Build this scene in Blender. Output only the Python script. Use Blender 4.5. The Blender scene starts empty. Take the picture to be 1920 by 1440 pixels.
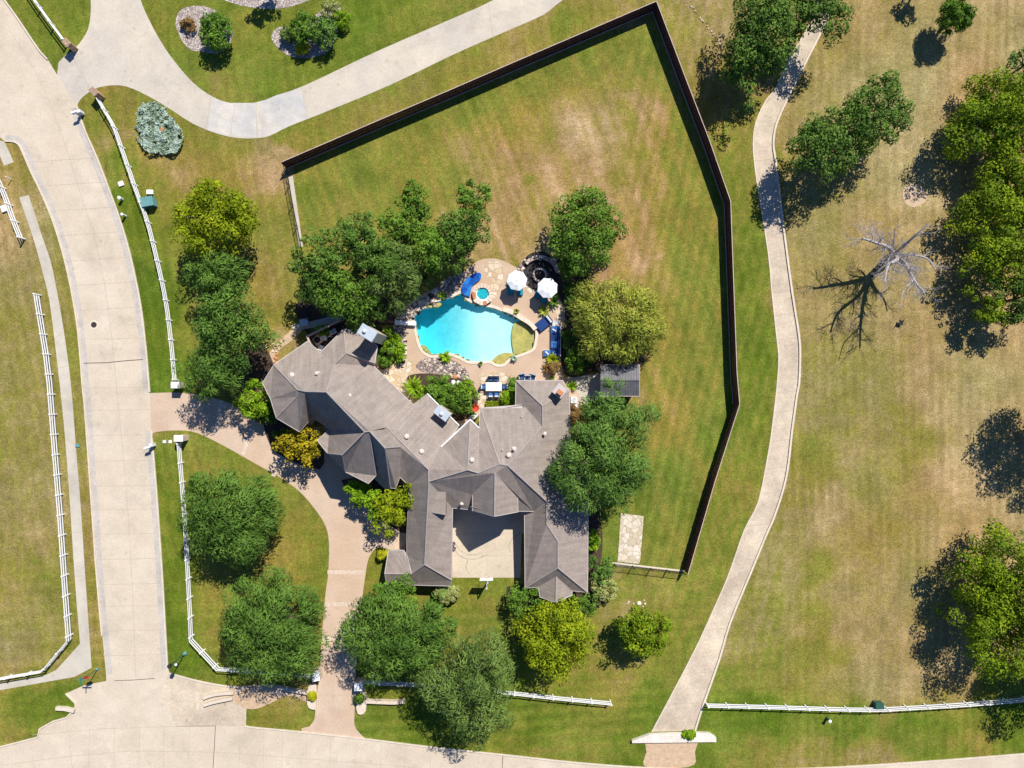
import bpy, math, random
import numpy as np
from mathutils import Vector, Matrix
from mathutils.geometry import tessellate_polygon
R=math.radians
# ---------------------------------------------------------------- camera, sky, sun
scn=bpy.context.scene
CAMH=80.0; PPM=16.0                      # camera height (m); photo pixels per metre on the ground
cd=bpy.data.cameras.new('camera'); cam=bpy.data.objects.new('camera',cd); scn.collection.objects.link(cam)
cam.location=(0,0,CAMH); cam.rotation_euler=(0,0,0); cd.sensor_width=36; cd.lens=24.0; cd.clip_start=1; cd.clip_end=6000
scn.camera=cam
SUN=Vector((0.42,0.74,1.0)).normalized()
w=bpy.data.worlds.new('World'); scn.world=w; w.use_nodes=True
nt=w.node_tree; bgn=nt.nodes['Background']
sky=nt.nodes.new('ShaderNodeTexSky'); sky.sky_type='NISHITA'; sky.sun_disc=False
sky.sun_elevation=math.asin(SUN.z); sky.sun_rotation=math.atan2(SUN.x,SUN.y); sky.ozone_density=2.0; sky.dust_density=.4; sky.altitude=300
tint=nt.nodes.new('ShaderNodeMix'); tint.data_type='RGBA'; tint.blend_type='MULTIPLY'; tint.inputs[0].default_value=1; tint.inputs[7].default_value=(.55,.85,1.3,1)
nt.links.new(sky.outputs[0],tint.inputs[6]); nt.links.new(tint.outputs[2],bgn.inputs[0]); bgn.inputs[1].default_value=0.062
sd=bpy.data.lights.new('sun','SUN'); sd.energy=5.0; sd.angle=R(0.5); sd.color=(1,0.945,0.86)
so=bpy.data.objects.new('sun',sd); scn.collection.objects.link(so)
so.rotation_euler=(-SUN).to_track_quat('-Z','Y').to_euler(); so.location=(30,50,70)
scn.view_settings.view_transform='Standard'; scn.view_settings.look='None'; scn.view_settings.exposure=0.35; scn.view_settings.gamma=1
C=scn.collection
rnd=random.Random(7)
# ---------------------------------------------------------------- helpers
def P(px,py,z=0.0):
    """ground plan: the photo pixel seen at height z -> world point (metres)"""
    k=(CAMH-z)/CAMH
    return Vector(((px-960)/PPM*k,(720-py)/PPM*k,z))
def P2(px,py): return ((px-960)/PPM,(720-py)/PPM)
def tag(o,label=None,cat=None,group=None,kind=None):
    if label: o['label']=label
    if cat: o['category']=cat
    if group: o['group']=group
    if kind: o['kind']=kind
    return o
def thing(name,label,cat,loc=(0,0,0),rz=0,group=None):
    o=bpy.data.objects.new(name,None); C.objects.link(o); o.location=loc; o.rotation_euler=(0,0,rz); o.empty_display_size=.3
    return tag(o,label,cat,group)
class MB:
    def __init__(s): s.v=[]; s.f=[]; s.mi=[]; s.cur=0
    def add(s,vs,fs):
        n=len(s.v); s.v+= [tuple(v) for v in vs]; s.f+=[tuple(i+n for i in f) for f in fs]; s.mi+=[s.cur]*len(fs); return s
    def box(s,c,d,rz=0,rx=0,ry=0):
        M=Matrix.Translation(c)@Matrix.Rotation(rz,4,'Z')@Matrix.Rotation(ry,4,'Y')@Matrix.Rotation(rx,4,'X')
        vs=[M@Vector((x*d[0]/2,y*d[1]/2,z*d[2]/2)) for x in(-1,1) for y in(-1,1) for z in(-1,1)]
        return s.add(vs,[(0,1,3,2),(4,6,7,5),(0,4,5,1),(2,3,7,6),(0,2,6,4),(1,5,7,3)])
    def bbox(s,c,d,rz=0,b=.03):
        """box with bevelled top edge"""
        M=Matrix.Translation(c)@Matrix.Rotation(rz,4,'Z')
        hx,hy,hz=d[0]/2,d[1]/2,d[2]/2; vs=[]
        for (ax,ay,z) in ((hx-b,hy-b,-hz),(hx,hy,-hz+b),(hx,hy,hz-b),(hx-b,hy-b,hz)):
            vs+=[M@Vector((x*ax,y*ay,z)) for x,y in((-1,-1),(1,-1),(1,1),(-1,1))]
        fs=[(3,2,1,0),(12,13,14,15)]
        for k in range(3):
            for i in range(4):
                j=(i+1)%4; fs.append((k*4+i,k*4+j,k*4+4+j,k*4+4+i))
        return s.add(vs,fs)
    def tube(s,p0,p1,r0,r1=None,n=8,cap=True):
        r1=r0 if r1 is None else r1; p0=Vector(p0);p1=Vector(p1); d=(p1-p0)
        if d.length<1e-6: return s
        q=d.to_track_quat('Z','Y'); vs=[]
        for p,r in((p0,r0),(p1,r1)):
            vs+=[p+q@Vector((r*math.cos(2*math.pi*i/n),r*math.sin(2*math.pi*i/n),0)) for i in range(n)]
        fs=[(i,(i+1)%n,n+(i+1)%n,n+i) for i in range(n)]
        if cap: fs+=[tuple(range(n))[::-1],tuple(range(n,2*n))]
        return s.add(vs,fs)
    def path(s,pts,rs,n=7):
        for i in range(len(pts)-1): s.tube(pts[i],pts[i+1],rs[i],rs[i+1],n)
        return s
    def prism(s,poly,z0,z1):
        n=len(poly); vs=[(x,y,z0) for x,y in poly]+[(x,y,z1) for x,y in poly]
        tr=tessellate_polygon([[Vector((x,y,0)) for x,y in poly]])
        fs=[]
        for t in tr:
            a,b,c=[Vector(vs[i]) for i in t]
            t=tuple(t) if (b-a).cross(c-a).z>0 else tuple(t)[::-1]
            fs+= [tuple(i+n for i in t), t[::-1]]
        ar=sum(poly[i][0]*poly[(i+1)%n][1]-poly[(i+1)%n][0]*poly[i][1] for i in range(n))
        for i in range(n):
            j=(i+1)%n; f=(i,j,n+j,n+i); fs.append(f if ar>0 else f[::-1])
        return s.add(vs,fs)
    def sheet(s,loops,z):
        """flat polygon with holes"""
        L=[[Vector((x,y,0)) for x,y in l] for l in loops]; tr=tessellate_polygon(L); vs=[(x,y,z) for l in loops for x,y in l]
        fs=[]
        for t in tr:
            a,b,c=[Vector(vs[i]) for i in t]
            cr=(b-a).cross(c-a).z
            if abs(cr)<1e-9: continue
            fs.append(tuple(t) if cr>0 else tuple(t)[::-1])
        return s.add(vs,fs)
    def lathe(s,c,prof,n=24,sx=1,sy=1):
        vs=[];fs=[]
        for r,z in prof: vs+=[(c[0]+sx*r*math.cos(2*math.pi*i/n),c[1]+sy*r*math.sin(2*math.pi*i/n),c[2]+z) for i in range(n)]
        for k in range(len(prof)-1):
            for i in range(n): fs.append((k*n+i,k*n+(i+1)%n,(k+1)*n+(i+1)%n,(k+1)*n+i))
        fs.append(tuple(range(n))[::-1]); fs.append(tuple(range((len(prof)-1)*n,len(prof)*n)))
        return s.add(vs,fs)
    def rock(s,c,r,rg,sz=.7):
        n=8; vs=[];fs=[]; a0=rg.random()*6
        rr=[r*rg.uniform(.75,1.1) for _ in range(n)]
        for k,(q,z) in enumerate(((1,-.1),(1.05,.3),(.85,.75),(.45,1.0))):
            vs+=[(c[0]+rr[i]*q*rg.uniform(.93,1.05)*math.cos(a0+2*math.pi*i/n),c[1]+rr[i]*q*math.sin(a0+2*math.pi*i/n),c[2]+r*sz*z*rg.uniform(.92,1.05)) for i in range(n)]
        for k in range(3):
            for i in range(n): fs.append((k*n+i,k*n+(i+1)%n,(k+1)*n+(i+1)%n,(k+1)*n+i))
        fs.append(tuple(range(3*n,4*n)))
        return s.add(vs,fs)
    def build(s,name,mat,parent=None,smooth=False):
        me=bpy.data.meshes.new(name); me.from_pydata(s.v,[],s.f); me.update()
        for m in (mat if isinstance(mat,(list,tuple)) else [mat]): me.materials.append(m)
        if isinstance(mat,(list,tuple)): me.polygons.foreach_set('material_index',s.mi)
        if smooth: me.polygons.foreach_set('use_smooth',[True]*len(me.polygons))
        o=bpy.data.objects.new(name,me); C.objects.link(o)
        if parent: o.parent=parent
        return o
def struct(name,mb,mat): return tag(mb.build(name,mat),kind='structure')
def cr(pts,n=5,closed=False):
    """Catmull-Rom through pixel points"""
    out=[];N=len(pts)
    for i in range(N if closed else N-1):
        g=lambda k: pts[k%N] if closed else pts[max(0,min(N-1,k))]
        a,b,c,d=g(i-1),g(i),g(i+1),g(i+2)
        for t in range(n):
            u=t/n
            out.append(tuple(.5*((2*b[k])+(c[k]-a[k])*u+(2*a[k]-5*b[k]+4*c[k]-d[k])*u*u+(3*b[k]-a[k]-3*c[k]+d[k])*u**3) for k in range(len(b))))
    if not closed: out.append(tuple(pts[-1]))
    return out
def G(pts): return [P2(*p[:2]) for p in pts]
def inpoly(x,y,poly):
    ins=np.zeros(x.shape,bool); n=len(poly)
    for i in range(n):
        x0,y0=poly[i];x1,y1=poly[(i+1)%n]
        if y0==y1: continue
        c=((y0>y)!=(y1>y))&(x<(x1-x0)*(y-y0)/(y1-y0)+x0); ins^=c
    return ins
def strip(mb,pts,wd,z0,z1):
    """low wall or kerb of constant width along ground points"""
    L=[];Rr=[]
    for i,p in enumerate(pts):
        a=Vector(pts[max(0,i-1)][:2]);b=Vector(pts[min(len(pts)-1,i+1)][:2]); d=(b-a).normalized(); n=Vector((-d.y,d.x))*wd/2
        L.append((p[0]+n.x,p[1]+n.y));Rr.append((p[0]-n.x,p[1]-n.y))
    for i in range(len(pts)-1):
        q=[L[i],L[i+1],Rr[i+1],Rr[i]]
        vs=[(x,y,z0) for x,y in q]+[(x,y,z1) for x,y in q]
        fs=[(7,6,5,4) ,(0,1,5,4),(2,3,7,6)]
        if i==0: fs.append((3,0,4,7))
        if i==len(pts)-2: fs.append((1,2,6,5))
        mb.add(vs,fs)
    return mb
# ---------------------------------------------------------------- materials
def nodes(name):
    m=bpy.data.materials.new(name); m.use_nodes=True; return m,m.node_tree.nodes,m.node_tree.links,m.node_tree.nodes['Principled BSDF']
def mat(name,col,rough=.8,var=.12,scale=1.5,fine=0,spec=.3,metal=0,bump=0,var_col=None,stain=0):
    """plain procedural surface: base colour broken by two noises in world space"""
    m,N,L,b=nodes(name); b.inputs['Roughness'].default_value=rough; b.inputs['Metallic'].default_value=metal; b.inputs['Specular IOR Level'].default_value=spec
    g=N.new('ShaderNodeNewGeometry'); n1=N.new('ShaderNodeTexNoise'); n1.inputs['Scale'].default_value=scale; n1.inputs['Detail'].default_value=6; n1.inputs['Roughness'].default_value=.65
    L.new(g.outputs['Position'],n1.inputs['Vector'])
    r=N.new('ShaderNodeMapRange'); r.inputs[1].default_value=.3; r.inputs[2].default_value=.7; r.inputs[3].default_value=1-var; r.inputs[4].default_value=1+var
    L.new(n1.outputs[0],r.inputs[0])
    cc=N.new('ShaderNodeMix'); cc.data_type='RGBA'; cc.inputs[6].default_value=(*col,1); cc.inputs[7].default_value=(*(var_col or col),1)
    n3=N.new('ShaderNodeTexNoise'); n3.inputs['Scale'].default_value=scale*.35; n3.inputs['Detail'].default_value=4; L.new(g.outputs['Position'],n3.inputs['Vector'])
    r3=N.new('ShaderNodeMapRange'); r3.inputs[1].default_value=.4; r3.inputs[2].default_value=.62; L.new(n3.outputs[0],r3.inputs[0]); L.new(r3.outputs[0],cc.inputs[0])
    v=N.new('ShaderNodeVectorMath'); v.operation='SCALE'; L.new(cc.outputs[2],v.inputs[0]); L.new(r.outputs[0],v.inputs['Scale'])
    out=v.outputs[0]
    if stain:
        ns=N.new('ShaderNodeTexNoise'); ns.inputs['Scale'].default_value=.22; ns.inputs['Detail'].default_value=9; ns.inputs['Roughness'].default_value=.72; ns.inputs['Distortion'].default_value=.6; L.new(g.outputs['Position'],ns.inputs['Vector'])
        rs=N.new('ShaderNodeMapRange'); rs.inputs[1].default_value=.50; rs.inputs[2].default_value=.66; rs.inputs[3].default_value=1; rs.inputs[4].default_value=1-stain; L.new(ns.outputs[0],rs.inputs[0])
        nb=N.new('ShaderNodeTexVoronoi'); nb.inputs['Scale'].default_value=.55; nb.inputs['Randomness'].default_value=1; L.new(g.outputs['Position'],nb.inputs['Vector'])
        rb_=N.new('ShaderNodeMapRange'); rb_.inputs[1].default_value=.05; rb_.inputs[2].default_value=.16; rb_.inputs[3].default_value=1-stain*1.1; rb_.inputs[4].default_value=1; L.new(nb.outputs['Distance'],rb_.inputs[0])
        mm_=N.new('ShaderNodeMath'); mm_.operation='MULTIPLY'; L.new(rs.outputs[0],mm_.inputs[0]); L.new(rb_.outputs[0],mm_.inputs[1])
        vs_=N.new('ShaderNodeVectorMath'); vs_.operation='SCALE'; L.new(out,vs_.inputs[0]); L.new(mm_.outputs[0],vs_.inputs['Scale']); out=vs_.outputs[0]
    if fine:
        n2=N.new('ShaderNodeTexNoise'); n2.inputs['Scale'].default_value=scale*9; n2.inputs['Detail'].default_value=3; L.new(g.outputs['Position'],n2.inputs['Vector'])
        r2=N.new('ShaderNodeMapRange'); r2.inputs[1].default_value=.3; r2.inputs[2].default_value=.7; r2.inputs[3].default_value=1-fine; r2.inputs[4].default_value=1+fine; L.new(n2.outputs[0],r2.inputs[0])
        v2=N.new('ShaderNodeVectorMath'); v2.operation='SCALE'; L.new(out,v2.inputs[0]); L.new(r2.outputs[0],v2.inputs['Scale']); out=v2.outputs[0]
        if bump:
            bp=N.new('ShaderNodeBump'); bp.inputs['Strength'].default_value=bump; bp.inputs['Distance'].default_value=.05; L.new(n2.outputs[0],bp.inputs['Height']); L.new(bp.outputs[0],b.inputs['Normal'])
    L.new(out,b.inputs['Base Color'])
    return m
def stone_mat(name,cols,scale,mortar,mscale=.06,rough=.85):
    """random flags: voronoi cells of several colours with joints"""
    m,N,L,b=nodes(name); b.inputs['Roughness'].default_value=rough
    g=N.new('ShaderNodeNewGeometry')
    nz=N.new('ShaderNodeTexNoise'); nz.inputs['Scale'].default_value=scale*1.3; L.new(g.outputs['Position'],nz.inputs['Vector'])
    ad=N.new('ShaderNodeVectorMath'); ad.operation='MULTIPLY_ADD'; ad.inputs[1].default_value=(.35/scale,)*3; L.new(nz.outputs['Color'],ad.inputs[0]); L.new(g.outputs['Position'],ad.inputs[2])
    vo=N.new('ShaderNodeTexVoronoi'); vo.inputs['Scale'].default_value=scale; L.new(ad.outputs[0],vo.inputs['Vector'])
    ve=N.new('ShaderNodeTexVoronoi'); ve.feature='DISTANCE_TO_EDGE'; ve.inputs['Scale'].default_value=scale; L.new(ad.outputs[0],ve.inputs['Vector'])
    sp=N.new('ShaderNodeSeparateColor'); L.new(vo.outputs['Color'],sp.inputs[0])
    rp=N.new('ShaderNodeValToRGB'); rp.color_ramp.interpolation='CONSTANT'
    for i,c in enumerate(cols):
        e=rp.color_ramp.elements[i] if i<2 else rp.color_ramp.elements.new(i/len(cols))
        e.position=i/len(cols); e.color=(*c,1)
    L.new(sp.outputs[0],rp.inputs[0])
    mx=N.new('ShaderNodeMix'); mx.data_type='RGBA'; mx.inputs[6].default_value=(*mortar,1)
    mr=N.new('ShaderNodeMapRange'); mr.inputs[1].default_value=mscale*.4; mr.inputs[2].default_value=mscale; L.new(ve.outputs['Distance'],mr.inputs[0])
    L.new(mr.outputs[0],mx.inputs[0]); L.new(rp.outputs[0],mx.inputs[7]); L.new(mx.outputs[2],b.inputs['Base Color'])
    bp=N.new('ShaderNodeBump'); bp.inputs['Distance'].default_value=.05; bp.inputs['Strength'].default_value=.6; L.new(mr.outputs[0],bp.inputs['Height']); L.new(bp.outputs[0],b.inputs['Normal'])
    return m
def leaf_mat(name,c0,c1,trans=.22,yel=None):
    m,N,L,b=nodes(name); b.inputs['Roughness'].default_value=.75; b.inputs['Specular IOR Level'].default_value=.12
    at=N.new('ShaderNodeAttribute'); at.attribute_name='var'
    rp=N.new('ShaderNodeValToRGB'); e=rp.color_ramp.elements; e[0].position=0; e[0].color=(*c0,1); e[1].position=.8 if yel else 1; e[1].color=(*c1,1)
    if yel: q=e.new(1.0); q.color=(*yel,1)
    L.new(at.outputs['Fac'],rp.inputs[0]); L.new(rp.outputs[0],b.inputs['Base Color'])
    tr=N.new('ShaderNodeBsdfTranslucent'); L.new(rp.outputs[0],tr.inputs[0])
    mx=N.new('ShaderNodeMixShader'); mx.inputs[0].default_value=trans; L.new(b.outputs[0],mx.inputs[1]); L.new(tr.outputs[0],mx.inputs[2]); L.new(mx.outputs[0],N['Material Output'].inputs[0])
    return m
M={}
M['street']=mat('street concrete',(.53,.45,.345),.9,.08,.5,.07,var_col=(.57,.49,.385),stain=.12)
M['joint']=mat('joint filler',(.43,.36,.27),.9,.1,2)
M['crack']=mat('open joint',(.10,.08,.07),.9,.1,2)
M['kerb']=mat('kerb concrete',(.60,.52,.42),.9,.12,1.2,.1)
M['drive']=mat('pale driveway concrete',(.54,.48,.385),.9,.09,.35,.06,var_col=(.48,.435,.375),stain=.14)
M['tan']=mat('tan aggregate driveway',(.50,.365,.26),.9,.07,.5,.07,var_col=(.53,.41,.31),stain=.07)
M['band']=mat('pale stone band',(.57,.46,.37),.9,.22,3,.25)
M['walk']=mat('grey sidewalk concrete',(.46,.42,.35),.9,.08,.8,.06,var_col=(.51,.465,.39),stain=.12)
M['chan']=mat('weathered channel concrete',(.57,.48,.36),.9,.18,.45,.12,var_col=(.48,.395,.30),stain=.18)
M['deck']=mat('tan pool deck',(.48,.345,.24),.85,.05,1,.05,var_col=(.51,.38,.275))
M['court']=mat('courtyard concrete',(.55,.47,.355),.9,.06,.4,.06,var_col=(.51,.43,.33),stain=.14)
M['coping']=mat('cream coping stone',(.66,.55,.44),.8,.15,3,.15)
M['gravel']=stone_mat('pale river gravel',[(.55,.48,.42),(.40,.34,.31),(.62,.56,.5),(.30,.24,.22)],6,(.22,.17,.14),.12)
M['rubble']=stone_mat('stone rubble',[(.50,.40,.32),(.36,.28,.24),(.58,.48,.4),(.26,.2,.18)],2.6,(.10,.08,.07),.1)
M['flag']=stone_mat('cream flagstones',[(.60,.49,.36),(.54,.42,.27),(.64,.54,.42),(.50,.35,.21)],1.7,(.40,.31,.2),.05)
M['flag2']=stone_mat('pale lawn flagstones',[(.60,.53,.41),(.53,.45,.31),(.64,.57,.47),(.5,.42,.3)],1.6,(.42,.35,.24),.05)
M['mulch']=mat('dark mulch',(.07,.045,.03),.95,.4,2.5,.3)
M['dirt']=mat('dry tan gravel',(.50,.36,.235),.95,.2,2.2,.25,bump=.4)
M['white']=mat('white painted rail',(.80,.80,.80),.5,.03,1)
M['stone']=mat('cream limestone',(.60,.50,.40),.85,.15,2,.15)
M['brick']=stone_mat('tan brick',[(.42,.25,.15),(.5,.33,.2),(.36,.22,.14)],5,(.3,.24,.18),.1)
M['wood']=mat('dark brown stained boards',(.12,.052,.042),.8,.3,1.5,.3)
M['woodcap']=mat('sun bleached cap board',(.52,.40,.35),.8,.15,2)
M['iron']=mat('black iron',(.02,.02,.022),.5,.1,3)
M['wall']=stone_mat('pale limestone wall',[(.56,.47,.37),(.48,.39,.3),(.62,.54,.44)],2.5,(.45,.38,.3),.05)
M['fascia']=mat('cream fascia',(.46,.42,.40),.6,.05,1)
M['metal']=mat('grey sheet metal',(.50,.56,.60),.4,.08,1.5,metal=.2,spec=.5)
M['vent']=mat('beige roof vent',(.62,.54,.48),.6,.05,3)
M['dark']=mat('dark opening',(.012,.012,.015),.8,.1,3)
M['glass']=mat('dark window glass',(.03,.04,.05),.12,.05,1,spec=.8)
M['navy']=mat('navy cushion fabric',(.012,.045,.17),.85,.15,5,.1)
M['blue']=mat('mid blue cushion',(.04,.14,.36),.85,.15,5,.1)
M['teal']=mat('turquoise cushion',(.0,.27,.40),.85,.1,5,.05)
M['canvas']=mat('white umbrella canvas',(.80,.83,.85),.8,.03,2)
M['ltgrey']=mat('pale grey plastic',(.6,.6,.6),.6,.05,2)
M['dgrey']=mat('dark wicker and shaded floor',(.05,.04,.038),.8,.2,8)
M['red']=mat('red glazed clay',(.55,.07,.035),.4,.15,3)
M['clay']=mat('orange terracotta',(.5,.2,.08),.7,.2,3)
M['signgreen']=mat('green sign',(.02,.25,.16),.4,.05,3)
M['signred']=mat('red sign face',(.5,.01,.02),.4,.03,3)
M['utility']=mat('pale green transformer paint',(.12,.28,.28),.5,.08,3)
M['dkgreen']=mat('dark green enamel',(.03,.09,.07),.5,.08,3)
M['bark']=mat('grey brown bark',(.13,.10,.075),.95,.3,4,.2)
M['dead']=mat('bleached dead wood',(.38,.35,.34),.9,.25,4,.2)
M['bluetile']=mat('blue pool tile',(.005,.07,.34),.25,.35,3,.3,spec=.6,var_col=(.03,.22,.60))
M['ledge']=mat('olive pebble ledge',(.58,.38,.11),.8,.22,2,.2,var_col=(.46,.33,.10))
M['black']=mat('blackened stone',(.035,.03,.032),.8,.4,3,.3)
M['grayslat']=mat('shed roof panels',(.13,.13,.14),.6,.25,1.5,.2)
L_={}
L_['oak']=leaf_mat('live oak leaves',(.028,.08,.010),(.17,.29,.045),0.10)
L_['green']=leaf_mat('fresh green leaves',(.035,.095,.008),(.18,.32,.035),0.10)
L_['yellow']=leaf_mat('yellow green leaves',(.07,.12,.004),(.33,.40,.012),.2,(.50,.46,.01))
L_['olive']=leaf_mat('dusty olive leaves',(.04,.085,.015),(.20,.29,.065),0.10)
L_['elm']=leaf_mat('elm leaves',(.035,.10,.014),(.19,.32,.06),0.10)
L_['gold']=leaf_mat('bronzing cypress leaves',(.15,.17,.025),(.42,.47,.065),.2,(.50,.36,.08))
L_['yg']=leaf_mat('yellow tipped green leaves',(.03,.085,.006),(.24,.34,.012),.16,(.46,.43,.01))
L_['amber']=leaf_mat('amber turning leaves',(.14,.12,.008),(.52,.42,.015),.15,(.50,.28,.02))
L_['silver']=leaf_mat('silver sage leaves',(.13,.21,0.10),(.52,.64,.54),.1)
L_['lime']=leaf_mat('lime leaves',(.09,.20,.008),(.32,.50,.02))
L_['bright']=leaf_mat('bright yellow leaves',(.3,.3,.01),(.55,.55,.02))
L_['pale']=leaf_mat('pale flowering shrub leaves',(.20,.24,.05),(.52,.54,.22))
L_['rust']=leaf_mat('rusty leaves',(.12,.06,.02),(.40,.26,.09))
# ---------------------------------------------------------------- ground
nr=np.random.RandomState(3)
def vnoise(x,y,s,seed):
    r=np.random.RandomState(seed); T=r.rand(256,256); u=x/s+1000; v=y/s+1000
    i=np.floor(u).astype(int); j=np.floor(v).astype(int); fu=u-i; fv=v-j; fu=fu*fu*(3-2*fu); fv=fv*fv*(3-2*fv)
    g=lambda a,b: T[a%256,b%256]
    return (g(i,j)*(1-fu)+g(i+1,j)*fu)*(1-fv)+(g(i,j+1)*(1-fu)+g(i+1,j+1)*fu)*fv
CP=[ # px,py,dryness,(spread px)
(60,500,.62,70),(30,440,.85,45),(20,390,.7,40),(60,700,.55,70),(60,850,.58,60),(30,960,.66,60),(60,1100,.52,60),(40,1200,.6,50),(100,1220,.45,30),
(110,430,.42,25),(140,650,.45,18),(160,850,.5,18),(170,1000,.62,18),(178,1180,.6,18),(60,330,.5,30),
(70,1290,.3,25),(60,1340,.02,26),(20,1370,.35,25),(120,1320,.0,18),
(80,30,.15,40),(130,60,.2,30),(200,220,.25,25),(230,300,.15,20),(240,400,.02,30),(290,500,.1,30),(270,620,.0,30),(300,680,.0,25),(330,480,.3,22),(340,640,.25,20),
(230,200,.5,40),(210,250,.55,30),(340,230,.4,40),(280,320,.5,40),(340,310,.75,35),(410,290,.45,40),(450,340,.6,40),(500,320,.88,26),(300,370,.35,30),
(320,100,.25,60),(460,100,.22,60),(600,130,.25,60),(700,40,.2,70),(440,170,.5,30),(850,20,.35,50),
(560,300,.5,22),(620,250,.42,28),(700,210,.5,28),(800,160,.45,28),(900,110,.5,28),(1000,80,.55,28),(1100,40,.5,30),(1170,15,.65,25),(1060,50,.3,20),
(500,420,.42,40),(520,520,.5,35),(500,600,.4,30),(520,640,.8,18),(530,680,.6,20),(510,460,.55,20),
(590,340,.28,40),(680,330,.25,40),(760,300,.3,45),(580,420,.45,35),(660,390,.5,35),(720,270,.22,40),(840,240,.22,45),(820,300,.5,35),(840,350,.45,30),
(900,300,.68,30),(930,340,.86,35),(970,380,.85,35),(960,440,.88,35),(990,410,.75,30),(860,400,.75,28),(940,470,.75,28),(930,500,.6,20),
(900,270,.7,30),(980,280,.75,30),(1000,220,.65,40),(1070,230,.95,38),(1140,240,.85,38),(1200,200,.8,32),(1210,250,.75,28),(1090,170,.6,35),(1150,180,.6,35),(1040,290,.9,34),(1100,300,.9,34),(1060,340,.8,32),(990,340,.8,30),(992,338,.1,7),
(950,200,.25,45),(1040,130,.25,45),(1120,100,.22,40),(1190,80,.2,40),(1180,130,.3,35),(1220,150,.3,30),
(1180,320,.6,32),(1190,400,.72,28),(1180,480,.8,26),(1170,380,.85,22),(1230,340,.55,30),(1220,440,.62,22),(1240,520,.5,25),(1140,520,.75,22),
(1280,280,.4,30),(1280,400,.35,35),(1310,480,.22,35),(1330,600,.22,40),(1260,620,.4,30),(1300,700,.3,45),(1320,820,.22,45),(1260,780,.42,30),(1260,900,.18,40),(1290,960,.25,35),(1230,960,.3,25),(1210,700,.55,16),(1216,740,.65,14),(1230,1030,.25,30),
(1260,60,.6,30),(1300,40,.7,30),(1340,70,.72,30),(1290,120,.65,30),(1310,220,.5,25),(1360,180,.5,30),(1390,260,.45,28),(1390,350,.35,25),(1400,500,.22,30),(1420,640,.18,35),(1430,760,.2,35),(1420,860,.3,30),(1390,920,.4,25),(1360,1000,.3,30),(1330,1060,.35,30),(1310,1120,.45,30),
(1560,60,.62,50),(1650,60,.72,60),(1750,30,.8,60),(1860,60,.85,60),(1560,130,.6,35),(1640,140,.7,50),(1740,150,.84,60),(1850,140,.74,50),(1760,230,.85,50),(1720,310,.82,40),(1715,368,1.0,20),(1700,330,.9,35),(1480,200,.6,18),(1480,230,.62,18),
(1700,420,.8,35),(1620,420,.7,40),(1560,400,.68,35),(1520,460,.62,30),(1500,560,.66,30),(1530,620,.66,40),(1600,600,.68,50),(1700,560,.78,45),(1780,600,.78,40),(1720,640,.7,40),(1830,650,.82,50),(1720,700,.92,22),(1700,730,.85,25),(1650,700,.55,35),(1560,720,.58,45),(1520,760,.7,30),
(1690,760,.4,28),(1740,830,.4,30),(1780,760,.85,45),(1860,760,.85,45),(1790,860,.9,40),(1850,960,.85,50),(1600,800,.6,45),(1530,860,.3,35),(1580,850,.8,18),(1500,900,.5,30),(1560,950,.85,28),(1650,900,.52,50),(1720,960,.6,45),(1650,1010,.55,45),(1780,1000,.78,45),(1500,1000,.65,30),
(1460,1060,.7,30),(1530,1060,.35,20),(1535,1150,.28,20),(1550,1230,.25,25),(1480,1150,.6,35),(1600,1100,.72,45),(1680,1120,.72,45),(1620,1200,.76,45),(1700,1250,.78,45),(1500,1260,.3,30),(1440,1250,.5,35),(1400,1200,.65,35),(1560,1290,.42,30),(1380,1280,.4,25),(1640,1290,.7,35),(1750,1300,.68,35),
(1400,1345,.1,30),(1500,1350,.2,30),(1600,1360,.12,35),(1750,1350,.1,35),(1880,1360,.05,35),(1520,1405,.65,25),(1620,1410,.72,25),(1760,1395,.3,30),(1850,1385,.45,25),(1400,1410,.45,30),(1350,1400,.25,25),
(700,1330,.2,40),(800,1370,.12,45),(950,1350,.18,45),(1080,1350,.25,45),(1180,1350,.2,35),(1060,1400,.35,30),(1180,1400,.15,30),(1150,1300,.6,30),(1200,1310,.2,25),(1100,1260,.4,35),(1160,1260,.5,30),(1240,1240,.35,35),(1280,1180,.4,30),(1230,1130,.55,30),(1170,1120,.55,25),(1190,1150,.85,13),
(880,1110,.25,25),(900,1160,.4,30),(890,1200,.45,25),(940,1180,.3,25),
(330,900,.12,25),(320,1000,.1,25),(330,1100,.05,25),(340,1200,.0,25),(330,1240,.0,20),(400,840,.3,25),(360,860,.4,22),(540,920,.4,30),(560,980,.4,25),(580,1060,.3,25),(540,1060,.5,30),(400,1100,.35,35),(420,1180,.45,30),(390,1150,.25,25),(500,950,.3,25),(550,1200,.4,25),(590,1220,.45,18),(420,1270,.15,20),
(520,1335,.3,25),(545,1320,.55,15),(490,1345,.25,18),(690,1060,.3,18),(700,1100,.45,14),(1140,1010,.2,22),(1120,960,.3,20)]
def axis(lo,hi,st,far):
    a=list(np.arange(lo,hi+st/2,st)); d=st; x=a[-1]
    ext=[]; 
    while x<far: d*=1.35; x+=d; ext.append(x)
    return np.array([-(e-hi)+lo for e in ext[::-1]]+a+ext)
gx=axis(-62,62,.31,2500); gy=axis(-47,47,.31,2500)
X,Y=np.meshgrid(gx,gy); pxs=960+X*PPM; pys=720-Y*PPM
Wt=np.full(X.shape,1e-4); D=np.full(X.shape,.5e-4)
wx=pxs+26*(vnoise(X,Y,4,11)-.5)+12*(vnoise(X,Y,1.3,12)-.5); wy=pys+26*(vnoise(X,Y,4,13)-.5)+12*(vnoise(X,Y,1.3,14)-.5)
FEN=[(548,304),(1222,40),(1350,395),(1366,765),(1272,1068),(1110,1062),(1000,1000),(700,640),(572,590)]
ins=inpoly(pxs,pys,FEN)
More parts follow.
